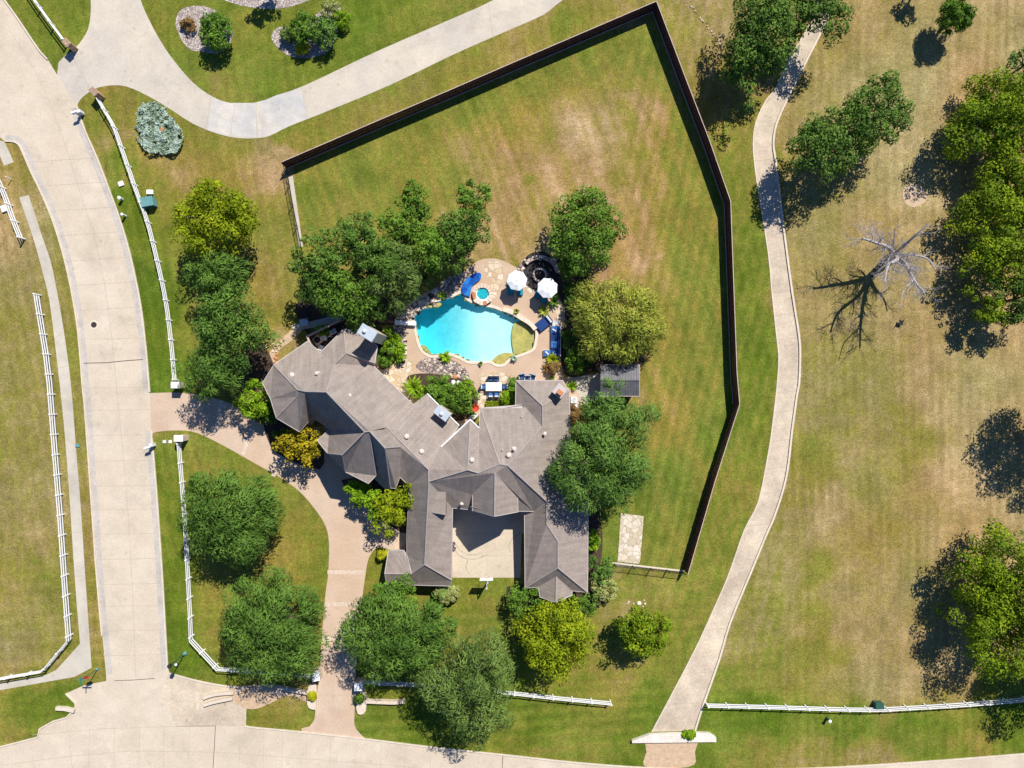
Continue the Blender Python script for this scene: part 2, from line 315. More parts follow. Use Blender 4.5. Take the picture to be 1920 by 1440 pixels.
for (a,b,d,s) in CP:
    wgt=np.exp(-((wx-a)**2+(wy-b)**2)/(2*(s*.72)**2))*(30/s)**1.0
    wgt=np.where(ins==bool(inpoly(np.array([a*1.]),np.array([b*1.]),FEN)[0]),wgt,0)
    D+=wgt*d; Wt+=wgt
D/=Wt
fbm=sum((vnoise(X,Y,s,20+i)-.5)*a for i,(s,a) in enumerate(((9,.10),(3.5,.12),(1.4,.16),(.65,.22))))
street_m=(vnoise(X*1.0+Y*.35,Y*.12,.9,31)-.5)*.36*ins      # mower streaks in the yard
D=D+fbm+street_m+(vnoise(X*.15,Y,1.1,33)-.5)*.10*(~ins&(pxs>1450))
# mower stripes
ang=np.where(ins,R(-12),R(-16)); st=np.sin((X*np.cos(ang)+Y*np.sin(ang))*2*math.pi/1.35)
D+=.075*st*((pxs>1180)&(pxs<1480)&(pys<1250))+.05*np.sin((X-.02*Y)*2*math.pi/1.15)*(pxs>1480)+.05*np.sin((X*.92+Y*.38)*2*math.pi/1.2)*(ins&(pxs<1180))+.04*np.sin((X*.97+Y*.2)*2*math.pi/1.1)*(pxs<350)+.06*np.sin((Y-.08*X)*2*math.pi/1.5)*((pys>1080)&(pxs>640)&(pxs<1220))
D=np.where(ins,.46+(D-.46)*.86,D); pk_=(pxs>1470)&(pys<1320)
D=np.where(pk_,.70+(D-.62)*.72,D)+.05*(pxs<130)
D=np.clip(D,0,1.05)
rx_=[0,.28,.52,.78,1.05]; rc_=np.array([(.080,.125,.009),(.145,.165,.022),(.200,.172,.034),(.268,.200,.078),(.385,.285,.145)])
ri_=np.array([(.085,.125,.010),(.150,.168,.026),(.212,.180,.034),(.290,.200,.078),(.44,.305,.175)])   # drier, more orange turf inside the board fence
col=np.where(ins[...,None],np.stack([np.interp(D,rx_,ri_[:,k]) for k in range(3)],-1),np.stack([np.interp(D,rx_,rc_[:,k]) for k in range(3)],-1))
bend=.9*np.sin(Y/23)+.5*vnoise(X,Y,9,61)
mow=np.where(pxs>1470,np.sin((X+bend)*2*math.pi/1.1),np.where(ins,np.where(pxs>1180,st,np.sin((X*.93+Y*.37)*2*math.pi/1.15)),np.where(pys>1080,np.sin((Y-.08*X)*2*math.pi/1.3),np.sin((X*.97+Y*.2)*2*math.pi/1.2))))
fs_=np.where(ins,vnoise(X*.93+Y*.37,(Y*.93-X*.37)*.12,.42,62),vnoise(X+bend,Y*.10,.42,63))
col*=(1+.055*mow+.22*(fs_-.5))[...,None]
gn=(vnoise(X,Y,6,41)-.5)*.35; col[...,0]*=1-gn*.5; col[...,1]*=1+gn*.15; col*= (1+.22*(vnoise(X,Y,2.2,42)-.5)+.2*(vnoise(X,Y,.7,43)-.5))[...,None]
me=bpy.data.meshes.new('ground'); ny,nx=X.shape
POOL=cr([(775,600),(777,583),(795,570),(820,563),(845,556),(866,548),(878,562),(900,571),(925,575),(945,583),(965,592),(985,603),(1000,613),(1006,622),(1005,640),(1000,655),(985,663),(970,668),(955,675),(945,684),(932,685),(918,679),(900,680),(878,679),(862,671),(842,664),(825,667),(808,668),(793,660),(785,645),(780,625)],4,True)
hole=inpoly(pxs,pys,[(890+(x-890)*1.0,620+(y-620)*1.0) for x,y in POOL])
idx=np.arange(nx*ny).reshape(ny,nx)
hc=hole[:-1,:-1]&hole[1:,:-1]&hole[:-1,1:]&hole[1:,1:]
a,b,c_,d_=idx[:-1,:-1],idx[:-1,1:],idx[1:,1:],idx[1:,:-1]
quads=np.stack([a,b,c_,d_],-1)[~hc]
me.vertices.add(nx*ny); co=np.stack([X,Y,np.zeros_like(X)],-1).astype(np.float32); me.vertices.foreach_set('co',co.ravel())
me.loops.add(quads.size); me.loops.foreach_set('vertex_index',quads.ravel().astype(np.int32)); me.polygons.add(len(quads))
me.polygons.foreach_set('loop_start',np.arange(0,quads.size,4,dtype=np.int32)); me.update(); me.validate()
ca=me.color_attributes.new('tint','FLOAT_COLOR','POINT'); ca.data.foreach_set('color',np.concatenate([col,np.ones(col.shape[:2]+(1,))],-1).astype(np.float32).ravel())
gm,N,L,b=nodes('mown grass'); b.inputs['Roughness'].default_value=.95; b.inputs['Specular IOR Level'].default_value=.1
at=N.new('ShaderNodeAttribute'); at.attribute_name='tint'; g=N.new('ShaderNodeNewGeometry')
prev=at.outputs['Color']
for sc_,am in ((2.2,.16),(5.5,.30),(14,.34)):
    n=N.new('ShaderNodeTexNoise'); n.inputs['Scale'].default_value=sc_; n.inputs['Detail'].default_value=3; L.new(g.outputs['Position'],n.inputs['Vector'])
    r=N.new('ShaderNodeMapRange'); r.inputs[1].default_value=.3; r.inputs[2].default_value=.7; r.inputs[3].default_value=1-am; r.inputs[4].default_value=1+am; L.new(n.outputs[0],r.inputs[0])
    v=N.new('ShaderNodeVectorMath'); v.operation='SCALE'; L.new(prev,v.inputs[0]); L.new(r.outputs[0],v.inputs['Scale']); prev=v.outputs[0]
vf=N.new('ShaderNodeTexVoronoi'); vf.inputs['Scale'].default_value=5.5; L.new(g.outputs['Position'],vf.inputs['Vector'])   # fallen leaves and seed heads
rf_=N.new('ShaderNodeMapRange'); rf_.inputs[1].default_value=.10; rf_.inputs[2].default_value=.22; rf_.inputs[3].default_value=1; rf_.inputs[4].default_value=0; L.new(vf.outputs['Distance'],rf_.inputs[0])
nf=N.new('ShaderNodeTexNoise'); nf.inputs['Scale'].default_value=.12; nf.inputs['Detail'].default_value=4; L.new(g.outputs['Position'],nf.inputs['Vector'])
rg_=N.new('ShaderNodeMapRange'); rg_.inputs[1].default_value=.48; rg_.inputs[2].default_value=.62; rg_.inputs[4].default_value=.5; L.new(nf.outputs[0],rg_.inputs[0])
mf=N.new('ShaderNodeMath'); mf.operation='MULTIPLY'; L.new(rf_.outputs[0],mf.inputs[0]); L.new(rg_.outputs[0],mf.inputs[1])
xf=N.new('ShaderNodeMix'); xf.data_type='RGBA'; xf.inputs[7].default_value=(.40,.33,.17,1); L.new(mf.outputs[0],xf.inputs[0]); L.new(prev,xf.inputs[6]); prev=xf.outputs[2]
bp=N.new('ShaderNodeBump'); bp.inputs['Strength'].default_value=.5; bp.inputs['Distance'].default_value=.08; L.new(n.outputs[0],bp.inputs['Height']); L.new(bp.outputs[0],b.inputs['Normal'])
L.new(prev,b.inputs['Base Color']); me.materials.append(gm)
gob=bpy.data.objects.new('ground',me); C.objects.link(gob); tag(gob,kind='structure')
# ---------------------------------------------------------------- paved surfaces
E_W=cr([(-330,-150),(-200,60),(-40,230)],3)
east=cr([(-170,-230),(-60,-90),(10,2),(42,47),(72,92),(90,112)],3)
east2=cr([(145,200),(160,245),(182,295),(207,360),(232,432),(250,500),(265,577),(275,660),(281,735)],3)
east3=cr([(284,807),(290,870),(297,960),(305,1080),(312,1205),(315,1255)],3)
flare=cr([(317,1262),(350,1271),(385,1280),(425,1286),(452,1288)],3)
north=cr([(460,1361),(480,1364),(565,1372),(685,1385),(805,1400),(960,1416.5),(1085,1430),(1210,1439),(1370,1444),(1527,1440),(1700,1430),(1920,1413),(2300,1380)],3)
west=[(160,1284),(199,1277),(199,1265)]+cr([(192,1192),(182,1080),(172,940),(160,770),(155,720),(147,622),(135,547),(120,480),(100,415),(78,362),(60,325),(45,290),(36,272),(25,266),(10,265)],3)
swl=[(0,1400),(71,1382),(75,1366),(100,1352),(125,1345),(142,1328),(142,1318),(124,1300)]
poly=east+[(107,140),(127,170)]+east2+east3+flare+[(450,1330),(462,1345)]+north+[(2300,1500),(1920,1530),(1400,1565),(900,1535),(300,1500),(0,1520),(-500,1600),(-500,1500)]+swl+west+[(-40,230)]+E_W[::-1]
mb=MB().sheet([G(poly)],.004)
struct('street',mb,M['street'])
kb=MB()
for l in (east,east2,east3+flare,west[3:],north):
    strip(kb,G(l),.16,0,.12)
strip(kb,G(swl),.16,0,.12)
struct('kerb',kb,M['kerb'])
# joints in the concrete
jb=MB(); ck=MB()
cen=cr([(20,60),(75,150),(118,260),(150,360),(178,450),(197,540),(208,620),(218,720),(228,820),(240,960),(248,1100),(255,1270)],6)
strip(jb,G(cen),.05,.005,.010)
lw=[(155,720),(147,622),(135,547),(120,480),(100,415),(182,1080),(172,940)]
def xat(l,y):
    l=sorted(l,key=lambda p:p[1])
    for i in range(len(l)-1):
        if l[i][1]<=y<=l[i+1][1]: t=(y-l[i][1])/(l[i+1][1]-l[i][1]+1e-6); return l[i][0]+t*(l[i+1][0]-l[i][0])
    return l[0][0] if y<l[0][1] else l[-1][0]
for y in (300,345,392,438,486,532,579,635,727,769,816,864,911,955,1001,1048,1095,1136,1182,1228):
    yy=y; x0=xat(west[3:],yy+3)+2; x1=xat(east2+east3,yy-3)-2
    strip(jb,G([(x0,yy+(4 if y<600 else 1)),(x1,yy-(4 if y<600 else 1))]),.045,.005,.010)
strip(ck,G([(157,681),(200,680),(240,676),(268,674)]),.09,.005,.012); strip(ck,G([(215,1276),(250,1275),(290,1272)]),.07,.005,.012)
strip(ck,G([(404,1361),(402,1400),(399,1445)]),.07,.005,.012); strip(ck,G([(943,1416),(941,1450)]),.07,.005,.012)
lat=[(60,1378),(200,1366),(330,1362),(404,1361)]
strip(jb,G(lat),.05,.005,.010)
strip(jb,G([(0,1435),(130,1418),(240,1408),(400,1410),(700,1432),(900,1450)]),.05,.005,.010)
strip(jb,G([(130,1375),(133,1420),(137,1450)]),.05,.005,.010)
for x in (168,215,262,308,355,450,495,530,575,620,668,715,760,808,853,898):
    strip(jb,G([(x,1364+max(0,x-480)*.125),(x-2,1450)]),.035,.005,.010)
struct('road_joints',jb,M['joint']); struct('pavement_cracks',ck,M['crack'])
gp=MB()
def offs(l,d):
    g_=G(l); o_=[]
    for i,p in enumerate(g_):
        a=Vector(g_[max(0,i-1)]);b_=Vector(g_[min(len(g_)-1,i+1)]); t=(b_-a).normalized(); o_.append((p[0]+t.y*d,p[1]-t.x*d))
    return o_
for l,d in ((east2,.45),(east3,.45),(west[2:],.42)): strip(gp,offs(l,d),.62,.0045,.0065)
struct('gutter_pan',gp,mat('grey dusty gutter concrete',(.47,.43,.38),.9,.14,.6,.12,stain=.2))
# neighbouring driveway (pale concrete)
dl=[(107,140),(110,117)]+cr([(122,104),(135,95),(150,80),(165,55),(170,25),(170,0),(168,-60)],3)
dr=cr([(250,-50),(264,0),(277,32),(300,75),(325,112),(362,155),(400,182),(437,194),(480,192),(567,162),(705,97),(855,32),(925,0),(1030,-60)],3)
dlow=cr([(1160,-70),(1055,0),(1020,27),(960,54),(855,100),(730,160),(605,212),(542,237),(505,255),(480,259),(450,259),(412,252),(362,232),(312,200),(262,172),(225,160),(185,164),(160,178),(147,192),(145,203)],3)
struct('neighbour_driveway',MB().sheet([G(dl+dr+dlow+[(127,170)])],.009),M['drive'])
j=MB()
for a,b_ in (((132,102),(170,168)),((396,182),(386,245)),((440,194),(432,256)),((480,192),(482,258)),((565,163),(578,222)),((915,4),(925,70))): strip(j,G([a,b_]),.05,.011,.015)
struct('driveway_joints',j,M['joint'])
pn=MB(); pn.sheet([G([(398,184),(430,193),(480,193),(481,257),(432,255),(388,244)])],.0105); pn.sheet([G([(484,193),(520,178),(564,165),(576,221),(542,236),(510,252),(484,257)])],.0105)
struct('driveway_washed_panels',pn,mat('washed pale concrete',(.55,.51,.45),.9,.12,.9,.1,var_col=(.45,.44,.42),stain=.15))
# tan driveway round the front
top=cr([(281,737),(337,736),(380,742),(430,756),(480,790),(515,805)],3)
td=top+[(560,800),(640,800),(700,900),(768,905),(768,1034),(745,1034),(712,1027)]+cr([(705,1027),(692,1045),(685,1080),(677,1142),(668,1250),(665,1330),(665,1360),(675,1375),(686,1385)],3)+[(566,1372),(566,1365)]+cr([(580,1362),(590,1347),(592,1320),(600,1260),(602,1217),(610,1117),(615,1080),(617,1020),(610,985),(587,950),(560,920),(525,895),(480,870),(420,836),(370,812),(337,807),(300,809),(288,812),(284,818)],3)
struct('driveway',MB().sheet([G(td)],.014),M['tan'])
b2=MB()
for a,b_ in (((614,1073),(683,1073)),((612,1133),(678,1133)),((605,1198),(668,1198)),((512,893),(530,850)),((455,852),(475,800)),((405,812),(415,752))):
    strip(b2,G([a,b_]),.45,.015,.020)
struct('driveway_bands',b2,M['band'])
j=MB(); strip(j,G([(626,1255),(625,1385)]),.05,.016,.021); strip(j,G([(598,1303),(660,1303)]),.05,.016,.021); strip(j,G([(600,1262),(662,1262)]),.05,.016,.021)
struct('tan_driveway_joints',j,M['joint'])
# sidewalk
sl=cr([(36,370),(62,445),(80,510),(92,560),(102,635),(112,720),(122,820),(132,957),(140,1080),(150,1207)],3)
sr=cr([(54,366),(78,440),(95,490),(107,547),(120,622),(133,720),(142,832),(152,957),(160,1080),(172,1252)],3)
struct('sidewalk',MB().sheet([G(sl+[(106,1256),(85,1266),(0,1281),(-100,1300)]+[(-100,1318),(0,1294),(140,1269)]+sr[::-1])],.012),M['walk'])
struct('side_walk_slab',MB().sheet([G([(-6,262),(9,266),(26,304),(8,311),(-10,270)])],.014),M['walk'])
j=MB()
for t in range(4,len(sl)-1,2):
    strip(j,G([sl[t],sr[t]]),.05,.014,.018)
struct('sidewalk_joints',j,M['joint'])
# drainage channel on the right
cl=cr([(1565,-70),(1530,10),(1515,50),(1480,110),(1455,165),(1435,190),(1417,230),(1412,270),(1415,310),(1422,360),(1440,472),(1447,547),(1455,622),(1460,672),(1457,720),(1455,740),(1447,807),(1440,852),(1422,940),(1395,995),(1365,1080),(1330,1160),(1302,1220),(1262,1297),(1230,1357),(1222,1372)],3)
cr_=cr([(1590,-60),(1560,10),(1547,47),(1505,130),(1480,180),(1457,232),(1451,270),(1455,300),(1462,360),(1472,442),(1486,547),(1499,630),(1501,672),(1499,720),(1496,735),(1486,807),(1479,870),(1470,915),(1452,970),(1440,997),(1407,1077),(1370,1167),(1350,1235),(1320,1320),(1304,1370)],3)
struct('drainage_path',MB().sheet([G(cl+cr_[::-1])],.010),M['chan'])
kb=MB(); strip(kb,G([(x-1.5,y) for x,y in cr_]),.22,0,.16); strip(kb,G(cl),.12,0,.05)
struct('channel_kerb',kb,M['kerb'])
j=MB()
for y in (300,352,402,500,547,590,635,690,735,772,826,878,925,985,1050,1118,1180,1262,1320):
    x0=xat(cl,y+1); x1=xat(cr_,y-1)
    strip(j,G([(x0,y+2),(x1-2,y-3)]),.06,.011,.016)
struct('channel_joints',j,M['joint'])
struct('gravel_apron',MB().sheet([G(cr([(1213,1385),(1260,1383),(1306,1386),(1303,1410),(1301,1434),(1255,1441),(1208,1436),(1212,1410)],3,True))],.008),M['dirt'])
struct('anthill_bare_patch',MB().sheet([G(cr([(1693,360),(1700,348),(1718,346),(1734,355),(1738,370),(1728,384),(1710,388),(1696,378)],3,True))],.005),mat('bare pale soil',(.50,.37,.245),.95,.15,1.5,.2))
# culvert apron at the corner
struct('culvert_apron',MB().sheet([G(cr([(316,1262),(350,1270),(390,1279),(425,1285),(452,1289),(480,1292),(500,1300)],3)+[(478,1318),(462,1330),(461,1361),(330,1362),(300,1300)])],.010),M['chan'])
struct('ditch_bed',MB().sheet([G(cr([(430,1300),(445,1288),(500,1283),(545,1288),(580,1300),(582,1318),(545,1304),(520,1312),(500,1322),(470,1330),(440,1318)],3,True))],.016),M['dirt'])
# courtyard, patio, lawn slab
j=MB(); strip(j,G([(848,1000),(978,1000)]),.04,.0195,.023); strip(j,G([(848,1042),(977,1042)]),.04,.0195,.023); strip(j,G([(913,955),(913,1083)]),.04,.0195,.023)
struct('courtyard_joints',j,M['joint'])
ty=MB()
for q in ([(852,1030),(862,1042),(878,1048),(896,1047),(912,1040)],[(851,1016),(866,1034),(885,1040),(903,1036)],[(975,1000),(962,1008),(955,1022),(957,1036)],[(880,1078),(874,1064),(877,1050)]): strip(ty,G(cr(q,6)),.13,.0195,.0225)
struct('tyre_scuffs',ty,mat('tyre scuffed concrete',(.40,.34,.27),.9,.3,3,.3))
struct('courtyard',MB().sheet([G([(762,900),(1000,900),(1000,1000),(978,1000),(976,1083),(848,1083),(848,1000),(762,1000)])],.019),M['court'])
struct('lawn_flagstones',MB().prism(G([(1164,962),(1207,968),(1200,1052),(1197,1057),(1158,1053)]),0,.06),M['flag2'])
struct('bare_fence_strip',MB().sheet([G([(541,332),(549,330),(568,462),(561,464)])],.006),M['walk'])
struct('lawn_edge_walk',MB().sheet([G([(1145,1054),(1160,1055),(1220,1062),(1282,1069),(1280,1073),(1200,1064),(1157,1061)])],.006),M['kerb'])
deck=cr([(742,600),(748,585),(770,566),(800,548),(835,530),(865,512),(885,497),(905,486),(935,486),(965,500),(990,515),(1012,530),(1040,552),(1058,575),(1058,610),(1054,640),(1054,690),(1060,712),(1078,712),(1110,706),(1125,702)],3)
deck+= [(1140,745),(1120,745),(1095,760),(1070,770),(1040,770),(985,775),(900,775),(880,800),(820,800),(770,765),(735,730),(700,695)]+cr([(715,680),(735,665),(750,640),(748,618)],3)
struct('pool_deck',MB().sheet([G(deck),G(POOL)],.022),M['deck'])
fl=MB()
for q in ([(700,690),(735,668),(756,660),(770,676),(800,682),(830,684),(800,690),(775,700),(758,712),(762,735),(790,765),(770,765)],
          [(900,700),(925,698),(962,702),(965,722),(962,735),(958,760),(905,765),(895,745),(898,725)],
          [(905,498),(935,490),(945,520),(935,548),(925,560),(922,540),(912,515)],
          [(1040,570),(1054,575),(1056,605),(1046,640),(1046,600)],
          [(985,512),(1006,528),(1004,545),(990,548),(984,532)]):
    fl.sheet([G(cr(q,3,True))],.028)
struct('flagstone_paving',fl,M['flag'])
rb=MB()
rb.sheet([G(cr([(738,612),(745,590),(770,572),(800,556),(822,552),(826,562),(800,568),(780,578),(770,596),(762,618),(752,640),(742,640)],3,True))],.030)
rb.sheet([G(cr([(820,540),(838,522),(860,512),(866,528),(860,545),(842,552),(824,556)],3,True))],.031)
rb.sheet([G(cr([(752,640),(762,645),(762,672),(752,690),(742,690),(750,665)],3,True))],.032)
rb.sheet([G(cr([(788,676),(800,672),(830,671),(850,676),(872,690),(880,712),(860,716),(835,712),(800,700),(780,690)],3,True))],.033)
struct('rock_border',rb,M['rubble'])
struct('paved_bench_circle',MB().lathe(P(1012,508,0),[(2.3,0),(2.3,.03)],28),M['black'])
# planting beds
bed=MB()
for q,z in (([(700,612),(735,622),(752,640),(750,670),(735,685),(712,692),(705,650)],.036),([(762,712),(790,700),(850,706),(885,720),(896,745),(888,775),(850,790),(800,760)],.037),
    ([(1052,620),(1110,600),(1200,640),(1200,690),(1120,696),(1075,708),(1054,690)],.038),([(560,560),(700,540),(760,570),(735,610),(640,605),(580,630)],.006),
    ([(1052,470),(1078,480),(1110,560),(1070,610),(1055,570),(1040,520)],.007),([(500,760),(540,800),(600,830),(600,880),(520,850),(495,800)],.040),([(640,900),(760,910),(768,1000),(705,965)],.041),([(1105,900),(1130,1000),(1120,1080),(1104,1080)],.008),([(950,1100),(1110,1105),(1120,1140),(1000,1160)],.009),([(480,640),(512,680),(505,730),(460,740),(430,700)],.010)):
    bed.sheet([G(cr(q,3,True))],z)
struct('planting_beds',bed,M['mulch'])
gb=MB()
for q in ([(330,50),(336,22),(358,12),(388,13),(420,30),(436,55),(432,80),(410,100),(385,98),(352,90)],[(510,75),(514,57),(530,50),(550,55),(600,22),(625,8),(640,20),(632,60),(618,95),(585,108),(555,108),(530,98)],[(400,-12),(425,2),(460,12),(510,17),(560,8),(590,-14)]):
    gb.sheet([G(cr(q,4,True))],.02)
struct('gravel_beds',gb,M['gravel'])
pv=MB()
for q in ([(548,609),(590,601),(640,588),(645,596),(600,612),(555,618)],):
    pv.sheet([G(cr(q,3,True))],.03)
pv.sheet([G([(1060,708),(1095,704),(1125,700),(1140,745),(1115,742),(1096,762),(1085,740)])],.03)
struct('garden_path',pv,M['walk'])
struct('shaded_patio_floor',MB().sheet([G([(575,634),(640,600),(668,640),(605,672)])],.034),M['dgrey'])  # tree shade over the terrace is put into the floor's dark colour
struct('bare_soil_path',MB().sheet([G(cr([(498,672),(515,650),(530,634),(555,612),(566,620),(545,640),(525,655),(514,680),(504,690)],3,True))],.005),M['dirt'])
# ---------------------------------------------------------------- foliage
def leaf_mesh(name,cen,nrm,ln,wd,var,mt,parent,updir=None,droop=0):
    """many small leaf faces: centres, normals, length, width, colour value -> one crown mesh"""
    n=len(cen); nrm=nrm/np.linalg.norm(nrm,axis=1,keepdims=True)
    t=nr.normal(size=(n,3)) if updir is None else updir+nr.normal(size=(n,3))*.35
    t-=nrm*(t*nrm).sum(1,keepdims=True); t/=np.linalg.norm(t,axis=1,keepdims=True)+1e-9; u=np.cross(nrm,t)
    ln=(ln*(.7+.6*nr.rand(n)))[:,None]/2; wd=(wd*(.7+.6*nr.rand(n)))[:,None]/2
    v=np.stack([cen-t*ln,cen-u*wd+t*ln*.1,cen+t*ln,cen+u*wd+t*ln*.1],1)
    if droop: v[:,2,2]-=droop*ln[:,0]
    me=bpy.data.meshes.new(name); me.vertices.add(4*n); me.vertices.foreach_set('co',v.astype(np.float32).ravel())
    me.loops.add(4*n); me.loops.foreach_set('vertex_index',np.arange(4*n,dtype=np.int32)); me.polygons.add(n)
    me.polygons.foreach_set('loop_start',np.arange(0,4*n,4,dtype=np.int32)); me.update()
    a=me.attributes.new('var','FLOAT','POINT'); a.data.foreach_set('value',np.repeat(np.clip(var,0,1),4).astype(np.float32))
    me.materials.append(mt); o=bpy.data.objects.new(name,me); C.objects.link(o)
    if parent: o.parent=parent
    return o
def crown_pts(rx,ry,hz,seed,dens=1.0,ncm=1,lobes=None,rag=.25,strand=False,ls=.34,open_=0.0):
    r=np.random.RandomState(seed); Rm=(rx+ry)/2
    ph=r.rand(6)*6.28; am=rag*(.5+r.rand(6))/np.array([1.5,2,2.2,2.6,3,3.4])
    def edge(th): return 1+sum(am[k]*np.sin((k+2)*th+ph[k]) for k in range(6))*.8
    nc=int(max(22,34+Rm*Rm*3.6)*ncm); cs=[]
    th=r.rand(nc)*6.28; q=np.sqrt(r.rand(nc))*.98
    e=edge(th)
    cx=rx*q*e*np.cos(th)*.93; cy=ry*q*e*np.sin(th)*.93
    top=np.sqrt(np.clip(1-(q*.93)**2,0,1))
    cz=hz*(top*(.2+.8*r.rand(nc)**.6)-.45*r.rand(nc))+hz*.2*r.randn(nc)
    rc=np.clip((.14+.14*r.rand(nc))*Rm*1.1,.32,1.25)*(1-.2*q)
    keep=r.rand(nc)>open_; cx,cy,cz,rc=cx[keep],cy[keep],cz[keep],rc[keep]; nc=len(cx)
    C_=[];N_=[];V_=[];U_=[]
    tone=r.rand(nc)
    per=(dens*95*rc**2/(ls/.34)**1.6).astype(int)+18
    for i in range(nc):
        m=per[i]; d=r.normal(size=(m,3)); d[:,2]=np.abs(d[:,2])*1.1-.30; d/=np.linalg.norm(d,axis=1,keepdims=True)
        rad=rc[i]*(.74+.34*r.rand(m))[:,None]*(1+.28*(r.rand(m)>.86))[:,None]
        p=np.array([cx[i],cy[i],cz[i]])+d*rad*np.array([1,1,.9])
        C_.append(p); nn=d*1.15+r.normal(size=(m,3))*.42+np.array([0,0,.25]); N_.append(nn)
        V_.append(np.clip(.02+.52*tone[i]+.42*r.rand(m),0,1))
        o=np.array([cx[i]/rx,cy[i]/ry,0]); o=d*np.array([1,1,.3])+o*.8; U_.append(o)
    return np.concatenate(C_),np.concatenate(N_),np.concatenate(V_),np.concatenate(U_),np.stack([cx,cy,cz],1)
def tree(label,cat,name,px,py,rx,ry,zm,kind,group=None,hz=None,seed=None,ls=.32,wd=.17,strand=False,rag=.25,dens=1.0,open_=0.0,rz=0,trunk_r=None,dxy=(0,0),ncm=1):
    """rx,ry: crown radii as seen in the photo (pixels); zm: height of the crown's widest part"""
    k=(CAMH-zm)/CAMH; c=P(px,py,zm); RX=rx/PPM*k; RY=ry/PPM*k; hz=hz or min(RX,RY)*.72
    t=thing(name,label,cat,(c.x+dxy[0],c.y+dxy[1],0),rz,group)
    sd_=seed or int(px*7+py)
    cen,nn,vv,uu,cl=crown_pts(RX,RY,hz,sd_,dens,ncm,rag=rag,ls=ls,open_=open_)
    cen=cen+np.array([-dxy[0],-dxy[1],zm])
    cen[:,2]=np.maximum(cen[:,2],.15)
    leaf_mesh('crown',cen,nn,ls*(1.5 if strand else 1),wd*(.62 if strand else 1),vv,L_[kind],t,uu if strand else None,droop=.5 if strand else 0)
    r=random.Random(sd_); tr=trunk_r or .05+RX*.055; mb=MB()
    z1=max(.3,zm-hz*.35); mb.path([(0,0,-.05),(r.uniform(-.1,.1),r.uniform(-.1,.1),z1*.5),(0,0,z1)],[tr*1.35,tr,tr*.8],9)
    rr=list(range(len(cl))); r.shuffle(rr)
    for i in rr[:max(5,min(14,int(RX*3.5)))]:
        e=cl[i]+np.array([-dxy[0],-dxy[1],zm]); m_=(e[0]*.45,e[1]*.45,z1+(e[2]-z1)*.55)
        mb.path([(0,0,z1-.2),m_,tuple(e)],[tr*.6,tr*.35,tr*.12],6)
    mb.build('trunk',M['bark'],t)
    return t
TR='trees on the lawns around the house'; PK='trees in the park beyond the path'
T=tree
# left of the house
T('bright yellow-green tree at the north end of the row west of the house','tree','deciduous_tree',410,412,76,68,4.8,'yellow',TR,rag=.1,ncm=1.15)
T('dark green oak just below the yellow-green tree, west of the house','tree','oak_tree',412,524,60,56,4.6,'oak',TR,strand=True)
T('large mid green oak between the lawn strip and the west corner of the roof','tree','oak_tree',440,620,76,74,5.2,'oak',TR)
T('oak overhanging the tan driveway mouth beside the white gate pier','tree','oak_tree',394,704,54,50,5,'oak',TR,strand=True)
T('small fresh green tree between the drive and the west roof hip','tree','small_tree',478,750,34,34,3,'lime',TR)
T('big round dense oak on the lawn island inside the curved driveway','tree','oak_tree',434,963,93,92,5,'oak',TR,strand=True,rag=.1,dens=1.15,hz=3.4)
T('oak at the corner of the lawn island, leaning over the white fence and drive','tree','oak_tree',516,1172,102,100,4.8,'oak',TR,strand=True,rag=.13,dens=1.15,hz=3.5)
T('large oak between the front drive and the garage wing, shading the drive','tree','oak_tree',738,1190,96,86,5,'oak',TR,strand=True,rag=.1,dens=1.15,hz=3.4)
T('oak crown touching the hipped end of the west garage wing','tree','oak_tree',742,1120,46,40,4.6,'green',TR)
T('oak lobe on the east side of the front drive oak, over the lawn','tree','oak_tree',812,1165,38,52,4.6,'oak',TR,strand=True)
T('dusty olive feathery tree over the white fence by the south road','tree','elm_tree',880,1278,94,96,4.8,'olive',TR,strand=True,rag=.35,open_=.1)
T('bushy yellow-green tree south of the east garage wing','tree','deciduous_tree',1040,1192,70,74,3.8,'yellow',TR,rag=.12,ncm=1.2)
T('small round tree alone on the lawn south-east of the garage, shadow to its left','tree','small_tree',1205,1184,49,48,3.2,'yg',TR,rag=.06,seed=31,ncm=1.5,hz=2.3)
T('huge feathery elm against the east side of the house roof','tree','elm_tree',1130,864,94,104,6.0,'elm',TR,strand=True,rag=.25,dens=1.1,open_=.08)
T('feathery elm top beside the dark shed roof','tree','elm_tree',1128,772,52,52,5.4,'elm',TR,strand=True,rag=.3)
T('bronze and yellow-green tree east of the pool sofa','tree','cypress_tree',1156,602,88,86,3.6,'gold',TR,strand=True,rag=.12,open_=.03,hz=2.4)
T('lobed green oak north of the fire circle','tree','oak_tree',1094,436,66,78,3.6,'green',TR,rag=.2,open_=.04,hz=2.4)
T('small oak limb beside the right-hand umbrella','tree','oak_tree',1064,500,20,22,2.4,'green',TR)
